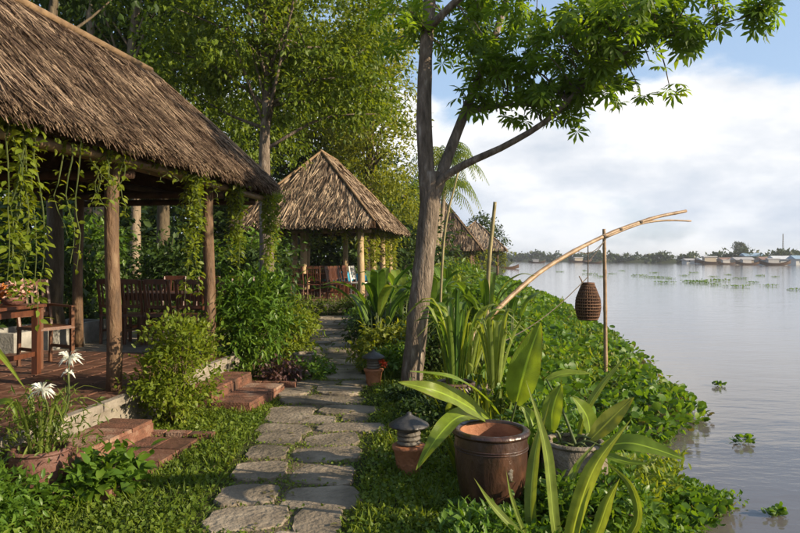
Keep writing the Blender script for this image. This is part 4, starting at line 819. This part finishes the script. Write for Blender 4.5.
bleaf([(590, 436, 4.45), (588, 420, 4.45), (582, 408, 4.42), (572, 396, 4.4)], .12, (.4, -1, .3))
bleaf([(575, 452, 4.5), (586, 412, 4.5), (603, 384, 4.5), (626, 356, 4.5)], .05, (-.6, -1, .3), 'lf_strap')
bleaf([(540, 450, 4.4), (535, 430, 4.4), (529, 415, 4.4), (520, 405, 4.4)], .10, (.3, -1, .3))
cr0 = px(570, 560, 3.75); CRZ = float(gz(cr0.x, cr0.y))
crn = thing('strap_leaf_plant', 'clump of long arching strap leaves rising in front of the stone pot', 'plant', (cr0.x, cr0.y, CRZ))
def sleaf(pts, w, nh, mat_='lf_strap'): blade([px(*p)-crn.location for p in pts], w, nh, M[mat_], crn, 'leaf', 'strap', .22, 20)
sleaf([(553, 575, 3.75), (532, 525, 3.75), (535, 455, 3.8), (550, 400, 3.85)], 0.068, (-.5, -1, .3))
sleaf([(560, 575, 3.72), (553, 515, 3.7), (545, 445, 3.7), (526, 380, 3.7)], 0.068, (.4, -1, .3))
sleaf([(566, 575, 3.7), (576, 520, 3.62), (596, 465, 3.55), (632, 418, 3.5)], 0.092, (-.7, -1, .5))
sleaf([(575, 575, 3.7), (596, 535, 3.6), (608, 502, 3.55), (620, 478, 3.5)], 0.068, (-.5, -1, .5))
sleaf([(582, 575, 3.75), (634, 530, 3.7), (632, 488, 3.65), (602, 458, 3.6)], 0.048, (-.6, -1, .1))
sleaf([(558, 575, 3.7), (520, 535, 3.5), (492, 505, 3.45), (474, 478, 3.4)], 0.040, (.5, -1, .5))
sleaf([(580, 575, 3.8), (560, 520, 3.9), (575, 470, 4.0), (598, 440, 4.05)], 0.048, (-.5, -1, .3))
sleaf([(556, 575, 3.7), (528, 540, 3.55), (512, 500, 3.5), (506, 470, 3.5)], 0.028, (.5, -1, .4))
sleaf([(585, 575, 3.7), (625, 550, 3.6), (650, 545, 3.5), (665, 555, 3.45)], 0.048, (-.2, -1, .8))
shrub('ferny low plant at the foot of the large glazed pot', gpt(.42, 3.6), [((0, 0, .10), (.22, .16, .12))], 46, 18, .05, .075, M['lf_bush'], name='low_plant', cat_='plant', tpl=T_LEAF, twr=.3, up=.5)
shrub('leafy green weeds crowding the near side of the stone pot', gpt(1.05, 3.95), [((0, 0, .14), (.3, .16, .16)), ((.25, .1, .12), (.2, .2, .14))], 90, 16, .06, .06, M['lf_bush'], name='low_plant', cat_='plant', tpl=T_LEAF, up=.3)
shrub('small leafy weeds between glazed pot and stone pot', gpt(.86, 4.5), [((0, 0, .25), (.22, .22, .26)), ((.1, .3, .3), (.3, .3, .3))], 80, 18, .08, .07, M['lf_bush'], name='low_plant', cat_='plant', tpl=T_LEAF, up=.2)
# reeds in two pots by the bamboo pole
q = gpt(.56, 6.75); simple_pot('brown_pot', 'dark brown round pot with tall green reeds behind the glazed pot', q-Vector((0, 0, .02)), .34, .14, .23, .19, M['pot_dark'])
q2 = gpt(.95, 6.7); simple_pot('grey_pot', 'greyish clay pot next to the brown reed pot', q2-Vector((0, 0, .02)), .38, .13, .20, .17, M['pot_stone'])
t = thing('reed_plant', 'tall upright green reeds growing in the dark brown pot', 'plant', q+Vector((0, 0, .27))); strap_clump(t, 13, 1.0, .30, .055, M['lf_canna'], r0=.09, droop=.35)
t = thing('reed_plant', 'upright pale green reeds growing in the greyish clay pot', 'plant', q2+Vector((0, 0, .31))); strap_clump(t, 12, .85, .34, .055, M['lf_strap'], r0=.08, droop=.5)
t = thing('reed_plant', 'arching strap leaves in the ground right of the forked tree', 'plant', gpt(.75, 7.6)); strap_clump(t, 12, 1.15, .6, .06, M['lf_strap'], r0=.1, droop=.8)

# ------------------------------------------------------------------ bamboo pole, stakes, fish trap
def bamboo(mb, pts, r0, r1, n=60, node=7, seg=10):
    P = smooth_path(pts, n); mb.tube(P, [(r0+(r1-r0)*i/(n-1))*(1.16 if i % node == 0 else 1) for i in range(n)], seg); return P
bb = gpt(*px(457, 368, 8.6).xy); pol = thing('bamboo_pole', 'long bent bamboo pole with forked tip reaching out over the river', 'pole', bb)
mb = MB(); pp_ = [bb+Vector((-.02, 0, -.15)), px(462, 355, 8.7), px(485, 322, 9.0), px(540, 272, 9.7), px(600, 238, 10.5), px(650, 219, 11.0), px(686, 211, 11.3)]
PB = bamboo(mb, [p-bb for p in pp_],   .041, .026); mb.build('shaft', M['bamboo'], pol, True)
mb = MB(); bamboo(mb, [px(606, 237, 10.56)-bb, px(640, 224, 10.9)-bb, px(665, 220.5, 11.1)-bb, px(691, 221, 11.3)-bb], .022, .013, 30); mb.build('side_shoot', M['bamboo'], pol, True)
mb = MB()
for k in (40, 43, 47): mb.lathe(ring(.038, 0, .010, .02, 8), 12, tuple(PB[k]), closed=True)
mb.build('lashing', M['rope'], pol)
sb = gpt(*px(606, 340, 10.62).xy); stk = thing('bamboo_stake', 'straight bamboo stake standing in the hyacinths and propping the bent pole', 'stake', sb)
mb = MB(); bamboo(mb, [(0, 0, -.3), px(605, 290, 10.62)-sb, px(604, 229, 10.62)-sb], .032, .026, 40, 8); mb.build('shaft', M['bamboo'], stk, True)
vb = gpt(*px(486, 300, 9.6).xy); st2 = thing('bamboo_stake', 'thin greenish bamboo stake standing behind the reeds', 'stake', vb)
mb = MB(); bamboo(mb, [(0, 0, -.2), px(488, 280, 9.6)-vb, px(495, 202, 9.6)-vb], .036, .026, 40, 8); mb.build('shaft', M['bamboo_green'], st2, True)
vb = gpt(*px(438, 300, 10.2).xy); st3 = thing('bamboo_stake', 'slim leaning bamboo stake just right of the tree trunk', 'stake', vb)
mb = MB(); bamboo(mb, [(0, 0, -.2), px(444, 240, 10.2)-vb, px(458, 172, 10.2)-vb], .022, .014, 30, 6); mb.build('shaft', M['bamboo_green'], st3, True)
# fish trap basket
bk0 = px(588, 320, 10.32); bk = thing('fish_trap_basket', 'woven brown bamboo fish trap hanging from the bent pole', 'basket', bk0)
def brad(t): return np.interp(t, [0, .08, .35, .6, .82, 1.0], [.135, .165, .192, .182, .135, .095])
H = .55
MB().lathe([(float(brad(k/14))-.012, H*k/14) for k in range(15)], 24).build('liner', M['wicker_dark'], bk, True)
mb = MB()
for k in range(30):
    a = 2*math.pi*k/30; mb.tube([(math.cos(a+.02*math.sin(k*5))*float(brad(j/9)), math.sin(a)*float(brad(j/9)), H*j/9) for j in range(10)], .007, 4)
mb.build('rib', M['wicker'], bk, kind='stuff')
for j in range(12):
    tt = (j+.5)/12; MB().lathe(ring(float(brad(tt))+.004, H*tt, .007, .009, 6), 30, closed=True, wob=.004).build('hoop', M['wicker'], bk, True)
MB().lathe([(.0, H+.0), (.095, H), (.105, H+.012), (.098, H+.03), (.02, H+.035), (.005, H+.03)], 20).build('lid', M['wicker'], bk, True)
MB().tube(smooth_path([(-.08, 0, H+.01), (-.10, 0, H+.06), (-.135, .01, H+.13)], 6), [.012, .011, .011, .01, .009, .008], 6).build('handle', M['bamboo'], bk, True)
ptop = px(588, 244, 10.33)
rp1 = MB().tube([bk0+Vector((0, 0, H+.02)), bk0.lerp(ptop, .6)+Vector((0, 0, .2)), ptop], .008, 6).build('rope', M['rope']); tag(rp1, 'short rope holding the fish trap under the bent pole', 'rope')
ra, rb_ = bk0+Vector((0, -.01, H+.12)), px(490, 348, 8.9)
rp2 = MB().tube([ra.lerp(rb_, i/9)+Vector((0, 0, -.12*math.sin(math.pi*i/9))) for i in range(10)], .007, 6).build('rope', M['rope']); tag(rp2, 'long tether rope running from the fish trap down to the bank', 'rope')
ra, rb_ = px(606, 239, 10.55), px(588, 262, 10.32)
rp3 = MB().tube([ra, ra.lerp(rb_, .5)+Vector((-.02, 0, -.04)), rb_], .006, 6).build('rope', M['rope']); tag(rp3, 'slanting rope from the stake top to the fish trap rope', 'rope')
ra, rb_ = px(575, 250, 10.2), px(606, 239, 10.55)
rp4 = MB().tube([ra.lerp(rb_, i/6)+Vector((0, 0, -.13*math.sin(math.pi*i/6))) for i in range(7)], .006, 6).build('rope', M['rope']); tag(rp4, 'slack rope loop hanging below the bent pole at the stake', 'rope')

# ------------------------------------------------------------------ lower left planting
q = gpt(*px(41, 488, 4.55).xy); simple_pot('faded_terracotta_pot', 'faded pinkish terracotta pot with the white flowers', q-Vector((0, 0, .01)), .30, .12, .18, .185, M['pot_pink'], 36)
sl = thing('spider_lily', 'pot plant with thin stems and two white spidery flower heads', 'plant', q+Vector((0, 0, .26)))
strap_clump(sl, 16, .42, .34, .026, M['lf_strap'], r0=.10, droop=.9)
for (fx, fy, fd, nP) in ((69, 358, 4.5, 36), (42, 389, 4.4, 36), (68, 372, 4.45, 8)):
    e = px(fx, fy, fd)-sl.location; s_ = Vector((random.uniform(-.05, .05), 0, 0)); MB().tube(smooth_path([s_, s_.lerp(e, .55)+Vector((.06, 0, .03)), e], 10), [.008-.0004*i for i in range(10)], 6).build('flower_stem', M['stem'], sl, True)
    fh = MB()
    for k in range(nP):
        a = k*2.4; el_ = random.uniform(-.6, .75); d = Vector((math.cos(a)*math.cos(el_), math.sin(a)*math.cos(el_), math.sin(el_))); sd = d.orthogonal().normalized()*.0075; l = random.uniform(.07, .105)*(1 if nP > 10 else .6)
        fh.add([e-sd*.4, e+sd*.4, e+d*l*.6+sd+Vector((0, 0, .01)), e+d*l-Vector((0, 0, .015)), e+d*l*.6-sd+Vector((0, 0, .01))], [(0, 1, 2, 4), (4, 2, 3)])
    fh.build('flower', M['white_petal'], sl)
P = rng.normal(0, 1, (900, 3))*np.array([.17, .13, .13])+np.array([0, 0, .17]); V, F = leaf_arrays(P, sph(900)+np.array([0, 0, .6]), rng.uniform(.035, .08, 900), .016, T_DIA); link('foliage', np_mesh('foliage', V, F, M['lf_vine_dk']), sl, 'stuff')
t = thing('arching_leaf_plant', 'plant at the deck edge with one long arching strap leaf before the near table', 'plant', gpt(*px(-18, 470, 4.55).xy))
for pts, w_ in (([(-18, 470, 4.55), (-28, 400, 4.5), (-8, 350, 4.5), (28, 392, 4.45)], .07), ([(-18, 470, 4.55), (-20, 420, 4.5), (10, 402, 4.4), (22, 440, 4.4)], .05), ([(-20, 470, 4.55), (-45, 400, 4.6), (-70, 350, 4.6), (-95, 380, 4.6)], .06)):
    blade([px(*p)-t.location for p in pts], w_, (0, -1, .8), M['lf_blade'], t, 'leaf', 'strap', .2, 16)
shrub('leafy green bush on the ground before the terracotta pot', gpt(*px(-4, 530, 3.9).xy), [((.02, 0, .17), (.22, .24, .19)), ((.1, -.15, .12), (.20, .22, .14)), ((-.3, .1, .2), (.3, .3, .22))], 170, 20, .06, .062, M['lf_bush'], tpl=T_LEAF, up=.3, twr=.4)
shrub('broad leaved weed beside the terracotta pot and lower step', gpt(*px(104, 490, 4.5).xy), [((0, 0, .12), (.20, .16, .12)), ((.10, .06, .17), (.14, .14, .10))], 46, 14, .07, .10, M['lf_bush'], name='low_plant', cat_='plant', tpl=T_LEAF, up=.25, twr=.6)
shrub('small weeds on the ground between terracotta pot and broad leaved weed', gpt(*px(60, 500, 4.3).xy), [((0, 0, .05), (.18, .14, .06))], 40, 14, .05, .06, M['lf_bush'], name='low_plant', cat_='plant', tpl=T_LEAF, up=.3)

# ------------------------------------------------------------------ ground cover (leaves and blades)
def on_things(P):
    m = np.zeros(len(P), bool)
    for s_ in STONES: m |= in_poly(P, np.mean(s_, 0)+(s_-np.mean(s_, 0))*.93)
    c, s_ = math.cos(-PROT), math.sin(-PROT); dx, dy = P[:, 0]-PL.x, P[:, 1]-PL.y; v, u = dx*c-dy*s_, dx*s_+dy*c
    m |= (v < .29) & (u < 5.5); m |= (v < 1.14) & (u < -.5) & (u > -1.9); m |= (v < 1.07) & (u > .76) & (u < 1.97)
    return m
Vs = []; Pn = 150000
Y = 2.6+(11.5-2.6)*rng.random(Pn)**1.5; X = rng.uniform(-3.3, 1.9, Pn); P = np.stack([X, Y], 1); k = ~on_things(P) & (X < shore(Y)-.1)
inp = np.abs(X-pcx(Y)) < pw(Y)+.02; k &= ~inp | (rng.random(Pn) < .36+.3*np.sin(X*5.3+Y*2.1)*np.sin(Y*3.7))
dens = .5+.5*np.sin(X*2.1+1)*np.sin(Y*1.7)+.35; k &= rng.random(Pn) < np.clip(dens+.25, .2, 1)
P = P[k]; inp = inp[k]; n = len(P); hgt = rng.random(n)**1.3*(.055+.03*np.sin(P[:, 0]*3.1)*np.sin(P[:, 1]*2.3))*np.where(inp, .45, 1)
P3 = np.concatenate([P, (gz(P[:, 0], P[:, 1])+.005+hgt)[:, None]], 1); D = sph(n)*np.array([1, 1, .5])+np.array([0, 0, .25]); L_ = rng.uniform(.018, .042, n)*np.where(inp, .75, 1)
leaves_ = leaf_arrays(P3, D, L_, L_*.75, T_DIA)
m = 42000; Y = 2.6+(14-2.6)*rng.random(m)**1.4; X = rng.uniform(-3.3, 1.9, m); P = np.stack([X, Y], 1); k = ~on_things(P); P = P[k]; m = len(P); inp = np.abs(P[:, 0]-pcx(P[:, 1])) < pw(P[:, 1])
P3 = np.concatenate([P, gz(P[:, 0], P[:, 1])[:, None]], 1); D = rng.normal(0, .5, (m, 3))*np.array([1, 1, 0])+np.array([0, 0, 1]); L_ = rng.uniform(.04, .12, m)*np.where(inp, .35, 1); blades_ = leaf_arrays(P3, D, L_, .009, T_DIA)
V, F = cat([leaves_, blades_]); g = link('ground_cover', np_mesh('ground_cover', V, F, M['lf_grass']), kind='stuff'); g['label'] = 'short leafy grass and creeping ground cover beside the stone path'; g['category'] = 'grass'
n = 260; Y = rng.uniform(2.8, 12, n); X = pcx(Y)+rng.normal(0, .75, n); P = np.stack([X, Y], 1); k = ~((X < -1.9)); P = P[k]; n = len(P); zz = gz(P[:, 0], P[:, 1])+.034; P3 = np.concatenate([P, zz[:, None]], 1); az = rng.random(n)*6.28
V, F = leaf_arrays(P3, np.stack([np.cos(az), np.sin(az), rng.normal(0, .12, n)], 1), rng.uniform(.03, .075, n), .028, T_LEAF, np.tile([0, 0, 1.], (n, 1))); g = link('fallen_leaves', np_mesh('fallen_leaves', V, F, M['lf_hya_old']), kind='stuff'); g['label'] = 'dry fallen leaves scattered over the stone path'; g['category'] = 'leaves'
# farther rough grass
m = 30000; Y = rng.uniform(10, 60, m); X = rng.uniform(-12, 9, m); k = (X < shore(Y)-.3) & (np.abs(X-pcx(np.minimum(Y, 18.5))) > np.where(Y < 19, .65, 0)); P = np.stack([X, Y], 1)[k]; k2 = ~on_things(P); P = P[k2]; m = len(P)
P3 = np.concatenate([P, gz(P[:, 0], P[:, 1])[:, None]], 1); D = rng.normal(0, .7, (m, 3))*np.array([1, 1, 0])+np.array([0, 0, 1]); L_ = rng.uniform(.10, .26, m); V, F = leaf_arrays(P3, D, L_, .05, T_DIA)
g = link('rough_grass', np_mesh('rough_grass', V, F, M['lf_grass']), kind='stuff'); g['label'] = 'rough grass under the shrubs round the far pavilions'; g['category'] = 'grass'

# ------------------------------------------------------------------ water hyacinth bank
def hyacinth(n, y0, y1, pw_, size, inland, mat_, name, label, hmul=1.0):
    Y = y0+(y1-y0)*rng.random(n)**pw_; e = veg_edge(Y)+.10*np.sin(Y*5.1)+.06*np.sin(Y*13); s_ = rng.random(n)**.9*(inland(Y)+.1); X = e-s_
    X = X+rng.normal(0, .05, n)
    mound = np.clip(.45+.4*np.sin(X*2.9+Y*1.3)*np.sin(Y*2.1-X*.7)+.3*np.sin(X*6.1-Y*3.7)*np.sin(Y*5.3+X*2), 0, 1.2); base = np.maximum(gz(X, Y), WZ)
    hh = (.10+.30*sstep(s_/.9))*(.35+1.0*mound)*hmul; Z = base+hh*rng.random(n)**.5+.01
    P = np.stack([X, Y, Z], 1); az = rng.random(n)*6.28; D = np.stack([np.cos(az), np.sin(az), rng.uniform(-.1, 1.8, n)], 1)
    L_ = rng.uniform(.45, 1.4, n)*size*np.interp(Y, [4, 6, 8, 14, 30, 60], [.62, .75, 1, 1.15, 2.0, 3.2]); V, F = leaf_arrays(P, D, L_, L_*rng.uniform(.7, 1.1, n), T_ROUND, np.tile([0, 0, 1.0], (n, 1))+rng.normal(0, .35, (n, 3)))
    o = link(name, np_mesh(name, V, F, mat_), kind='stuff'); o['label'] = label; o['category'] = 'water plants'; return o
inl = lambda Y: np.interp(Y, [3, 4.5, 6, 8, 11, 14, 20, 60], [1.0, 1.0, 1.5, 2.3, 2.6, 2.9, 3.6, 4.5])
hyacinth(30000, 4.6, 60, 2.0, .105, inl, M['lf_hya'], 'water_hyacinth', 'thick carpet of glossy green water hyacinth covering the river bank')
hyacinth(5200, 4.8, 40, 1.8, .09, inl, M['lf_hya_old'], 'withered_hyacinth', 'yellowing older leaves scattered through the hyacinth carpet', .6)
# finer creeping plants at the near water edge
n = 30000; Y = rng.uniform(3.0, 7.6, n); e = veg_edge(Y)+.08*np.sin(Y*7); X = e-rng.random(n)**1.1*1.35+rng.normal(0, .06, n); Z = np.maximum(gz(X, Y), WZ)+rng.random(n)**1.5*(.16+.10*np.sin(X*5)*np.sin(Y*4))+.01
D = sph(n)+np.array([0, 0, .5]); L_ = rng.uniform(.03, .065, n); V, F = leaf_arrays(np.stack([X, Y, Z], 1), D, L_, L_*.6, T_DIA); g = link('creeping_waterweed', np_mesh('creeping_waterweed', V, F, M['lf_hya']), kind='stuff'); g['label'] = 'fine creeping weed along the near water edge'; g['category'] = 'water plants'
n = 15000; Y = 5+(40-5)*rng.random(n)**2.0; X = veg_edge(Y)-.25-rng.random(n)**.8*inl(Y); pat = np.sin(X*1.9+Y*.8)+np.sin(Y*1.3-X*.6+2); k = pat+rng.normal(0, .35, n) > .35; X, Y = X[k], Y[k]; n = len(X)
Z = np.maximum(gz(X, Y), WZ)+.12+.42*rng.random(n)**.8*(.6+.4*np.sin(X*3.3)*np.sin(Y*2.7)); D = sph(n)+np.array([0, 0, .55]); L_ = rng.uniform(.05, .13, n)*np.interp(Y, [5, 12, 40], [.8, 1.1, 2.4]); V1 = leaf_arrays(np.stack([X, Y, Z], 1), D, L_, L_*.42, T_LEAF)
m = 3600; Y = 5+(30-5)*rng.random(m)**1.9; X = veg_edge(Y)-.75-rng.random(m)*inl(Y)*.9; k = np.sin(X*2.7-Y*1.1)+rng.normal(0, .4, m) > .5; X, Y = X[k], Y[k]; m = len(X); V2 = leaf_arrays(np.stack([X, Y, np.maximum(gz(X, Y), WZ)], 1), rng.normal(0, .28, (m, 3))*np.array([1, 1, 0])+np.array([0, 0, 1]), rng.uniform(.28, .5, m), .011, T_DIA)
V, F = cat([V1, V2]); g = link('bank_weeds', np_mesh('bank_weeds', V, F, M['lf_vine']), kind='stuff'); g['label'] = 'pointed yellow green weeds and grass standing up through the hyacinth carpet'; g['category'] = 'weeds'
def float_clump(p, r, label, group=None):
    t = thing('floating_hyacinth', label, 'water plant', (p[0], p[1], WZ), 0, group); n = int(40+r*60); a = rng.random(n)*6.28; q = rng.random(n)**.6*r; P = np.stack([np.cos(a)*q*1.5, np.sin(a)*q, rng.random(n)*.10*(.5+r)], 1)
    D = sph(n)*np.array([1, 1, .4])+np.array([0, 0, .5]); L_ = rng.uniform(.06, .12, n)*(.6+r); V, F = leaf_arrays(P, D, L_, L_*.8, T_ROUND); link('foliage', np_mesh('foliage', V, F, M['lf_hya']), t, 'stuff'); return t
def wpt(x, y): d = (CAM_Z-WZ)/(y-258)*FPX; p = px(x, y, d); return p
float_clump(wpt(742, 443), .09, 'small floating hyacinth clump just off the hyacinth bank'); float_clump(wpt(777, 516), .05, 'tiny pale weed scrap floating by itself on the near water'); float_clump(wpt(718, 386), .05, 'tiny floating sprig off the tip of the hyacinth bank')
gname = 'hyacinth clumps drifting on the open river'; fx = [(560, 272), (585, 271), (600, 277), (622, 271), (640, 276), (652, 277.5), (662, 278), (670, 279), (694, 273), (700, 283), (713, 285), (716, 281), (714, 277), (736, 287), (752, 283), (770, 286), (796, 290), (740, 279), (775, 277), (655, 273), (612, 274), (590, 274.5), (684, 276), (728, 275), (760, 276), (694, 282), (665, 283)]
for x, y in fx: float_clump(wpt(x, y), random.uniform(.3, .75)*(1.2 if y > 280 else 1), 'small green hyacinth clump drifting far out on the open river', gname)

# ------------------------------------------------------------------ far bank
fe = []
for x in np.linspace(-60, 620, 120):
    yb = float(np.interp(x, FB_X, FB_Y))+12; yb = max(yb, 0)
    h = random.uniform(2.3, 3.8)*np.interp(yb, [150, 250, 450, 720], [.9, 1.0, 1.5, 2.2]); fe.append(((x, yb+random.uniform(0, 14), h*.55), (random.uniform(5, 9), 5, h*.62)))
for k in range(14):
    y_ = random.uniform(95, 330); x_ = float(shore(y_))-random.uniform(6, 16); fe.append(((x_, y_, 2.2), (5, 6, random.uniform(2.2, 3.4))))
P, D, _ = clump_points(fe, 4600, 20, .9, .2); k = P[:, 2] > .0; P, D = P[k], D[k]; L_ = rng.uniform(.9, 1.9, len(P)); V, F = leaf_arrays(P, D, L_, L_*.7, T_DIA)
g = link('far_woodland', np_mesh('far_woodland', V, F, M['far_leaf']), kind='stuff'); g['label'] = 'low line of trees along the far bank of the river'; g['category'] = 'woodland'
WALLS = [pm('far_wall_%s' % n_, c, tuple(k_*1.15 for k_ in c), 1, .8) for n_, c in (('white', (.45, .45, .43)), ('blue', (.16, .23, .28)), ('cream', (.34, .29, .22)), ('grey', (.32, .31, .30)))]
ROOFS = [pm('far_roof_%s' % n_, c, tuple(k_*1.2 for k_ in c), 1, .6) for n_, c in (('pale', (.42, .44, .45)), ('rust', (.20, .12, .085)), ('blue', (.20, .29, .37)), ('grey', (.28, .27, .26)))]
M['win'] = pm('far_window', (.03, .035, .04), (.06, .065, .07), 2, .3)
def house(label, x, d, w_, h, rh, wi, ri, dp=6):
    w_, h, rh, dp = w_*.72, h*.5, rh*.62, dp*.7; X = (x-400)/FPX*d; z = max(float(gz(X, d)), -.3); t = thing('house', label, 'house', (X, d, z)); 
    MB().box((0, 0, h/2-.3), (w_, dp, h+.6)).build('wall', WALLS[wi], t)
    rf = MB().add([(-w_/2-.5, -dp/2-.6, h+.02), (w_/2+.5, -dp/2-.6, h+.02), (w_/2+.5, dp/2+.6, h+.02), (-w_/2-.5, dp/2+.6, h+.02), (-w_/2-.5, 0, h+rh), (w_/2+.5, 0, h+rh)], [(0, 1, 5, 4), (2, 3, 4, 5), (0, 4, 3), (1, 2, 5), (3, 2, 1, 0)]); rf.build('roof', ROOFS[ri], t)
    nw = max(2, int(w_/2.6))
    for k in range(nw):
        xx = -w_/2+w_*(k+.5)/nw; (MB().box((xx, -dp/2-.02, .75), (.5, .08, .5)) if k != nw//2 else MB().box((xx, -dp/2-.02, .55), (.6, .08, 1.1))).build('window' if k != nw//2 else 'door', M['win'], t)
    return t
for a in (('long white house with a pale roof at the end of the far house row', 785, 214, 12, 3.0, 1.8, 0, 0), ('blue walled house with rusty roof on the far bank', 768, 220, 8, 2.6, 1.6, 1, 1), ('grey roofed cream house left of the blue walled far house', 742, 228, 8, 2.5, 1.5, 2, 3), ('white walled far house with blue roof', 752, 238, 9, 3.4, 1.8, 0, 2), ('small cream far house with rusty roof', 727, 236, 7, 2.4, 1.4, 2, 1), ('low grey far house by the moored boats', 708, 240, 8, 2.2, 1.3, 3, 0), ('low pale shed alone on the far bank meadow', 636, 318, 8, 1.8, 1.0, 0, 0), ('far pale hut among trees on the far bank', 607, 345, 7, 1.9, 1.2, 2, 0), ('long white far house with a blue roof', 806, 206, 12, 3.2, 1.8, 0, 2), ('small white far hut in front of the far trees', 690, 250, 6, 2.0, 1.2, 0, 3)):
    house(*a)
def boat(label, x, y, L_, rz, cab=True, mat_=None, group=None):
    p = wpt(x, y); t = thing('boat', label, 'boat', (p.x, p.y, WZ), rz, group); n = 15; vs_ = []; fs_ = []
    for i in range(n):
        s_ = i/(n-1)*2-1; wd = L_*.11*max(.02, (1-abs(s_)**2.6)); kz = .10*L_*abs(s_)**2.6; top_ = .07*L_+kz
        for q_, zz in ((0, -.15+kz*.7), (.7, -.08+kz*.75), (1, top_), (.9, top_), (.62, top_*.45+.02)): vs_ += [(s_*L_/2, wd*q_, zz), (s_*L_/2, -wd*q_, zz)]
    for i in range(n-1):
        a, b_ = i*10, (i+1)*10
        for j in range(4): fs_ += [(a+j*2, b_+j*2, b_+j*2+2, a+j*2+2), (a+j*2+3, b_+j*2+3, b_+j*2+1, a+j*2+1)]
        fs_.append((a+8, b_+8, b_+9, a+9))
    MB().add(vs_, fs_).build('hull', mat_ or M['dark_wood'], t)
    if cab:
        MB().box((-.08*L_, 0, .13*L_), (.34*L_, .15*L_, .13*L_)).build('cabin', WALLS[2] if L_ > 9 else WALLS[3], t); m = MB(); k = 9; vs_ = [(sx*.20*L_-.08*L_, math.cos(math.pi*j/(k-1))*.095*L_, .197*L_+math.sin(math.pi*j/(k-1))*.03*L_) for sx in (-1, 1) for j in range(k)]
        m.add(vs_, [(j, j+1, k+j+1, k+j) for j in range(k-1)]+[tuple(range(k)), tuple(range(2*k-1, k-1, -1)), (0, k, 2*k-1, k-1)]).build('roof', ROOFS[3], t)
    return t
boat('dark wooden boat with cabin, mid river behind the propped bamboo stake', 580, 262.6, 11, .1); boat('dark open boat moored against the farthest pavilion', 506, 269, 5.5, .3, False); boat('small dark boat out past the farthest pavilion', 537, 263, 7, -.1)
boat('long brown barge with cabin moored on the far bank', 712, 264.2, 12, .05); boat('small grey boat moored next to the long brown barge', 727, 264.6, 7, .15); boat('dark boat moored below the white far houses', 775, 265.4, 9, 0); boat('low open boat beside the mid river cabin boat', 592, 263.6, 7, -.2, False); boat('pale roofed boat moored between barge and houses', 748, 265, 8, .1)
ms = thing('radio_mast', 'thin lattice radio mast rising above the far houses', 'mast', ((783-400)/FPX*300, 300, .5)); 
for i in range(3):
    a = i*2.094; MB().bar((math.cos(a)*.5, math.sin(a)*.5, -.3), (math.cos(a)*.12, math.sin(a)*.12, 12), .09, .09).build('leg', M['lamp_grey'], ms)
mb = MB()
for j in range(12):
    z0, z1 = j, j+1; r0, r1 = .5-.38*j/12, .5-.38*(j+1)/12
    for i in range(3): a, b_ = i*2.094, (i+1)*2.094; mb.bar((math.cos(a)*r0, math.sin(a)*r0, z0), (math.cos(b_)*r1, math.sin(b_)*r1, z1), .05, .05)
mb.build('bracing', M['lamp_grey'], ms)
b = gpt((740-400)/FPX*262, 262); tree('tall spreading tree standing above the far bank tree line', b, [b, b+Vector((0, 0, 3)), b+Vector((0, 0, 5.6))], .25, [((b.x, 262, 5.8), (2.8, 2, 1.2)), ((b.x-.6, 262, 7.0), (1.6, 1.4, .8))], 60, 22, .5, .6, M['far_leaf'], M['bark_dark'])

# ------------------------------------------------------------------ river haze
hm = bpy.data.materials.new('haze'); hm.use_nodes = True; ht = hm.node_tree; ht.nodes.clear()
ho = N(ht, 'ShaderNodeOutputMaterial'); hv = N(ht, 'ShaderNodeVolumePrincipled'); hv.inputs['Color'].default_value = (.86, .90, .95, 1); hv.inputs['Density'].default_value = .0004; hv.inputs['Anisotropy'].default_value = .3
ht.links.new(hv.outputs[0], ho.inputs['Volume'])
MB().box((0, 2200, 8), (6100, 4700, 26)).build('haze', hm, kind='stuff')
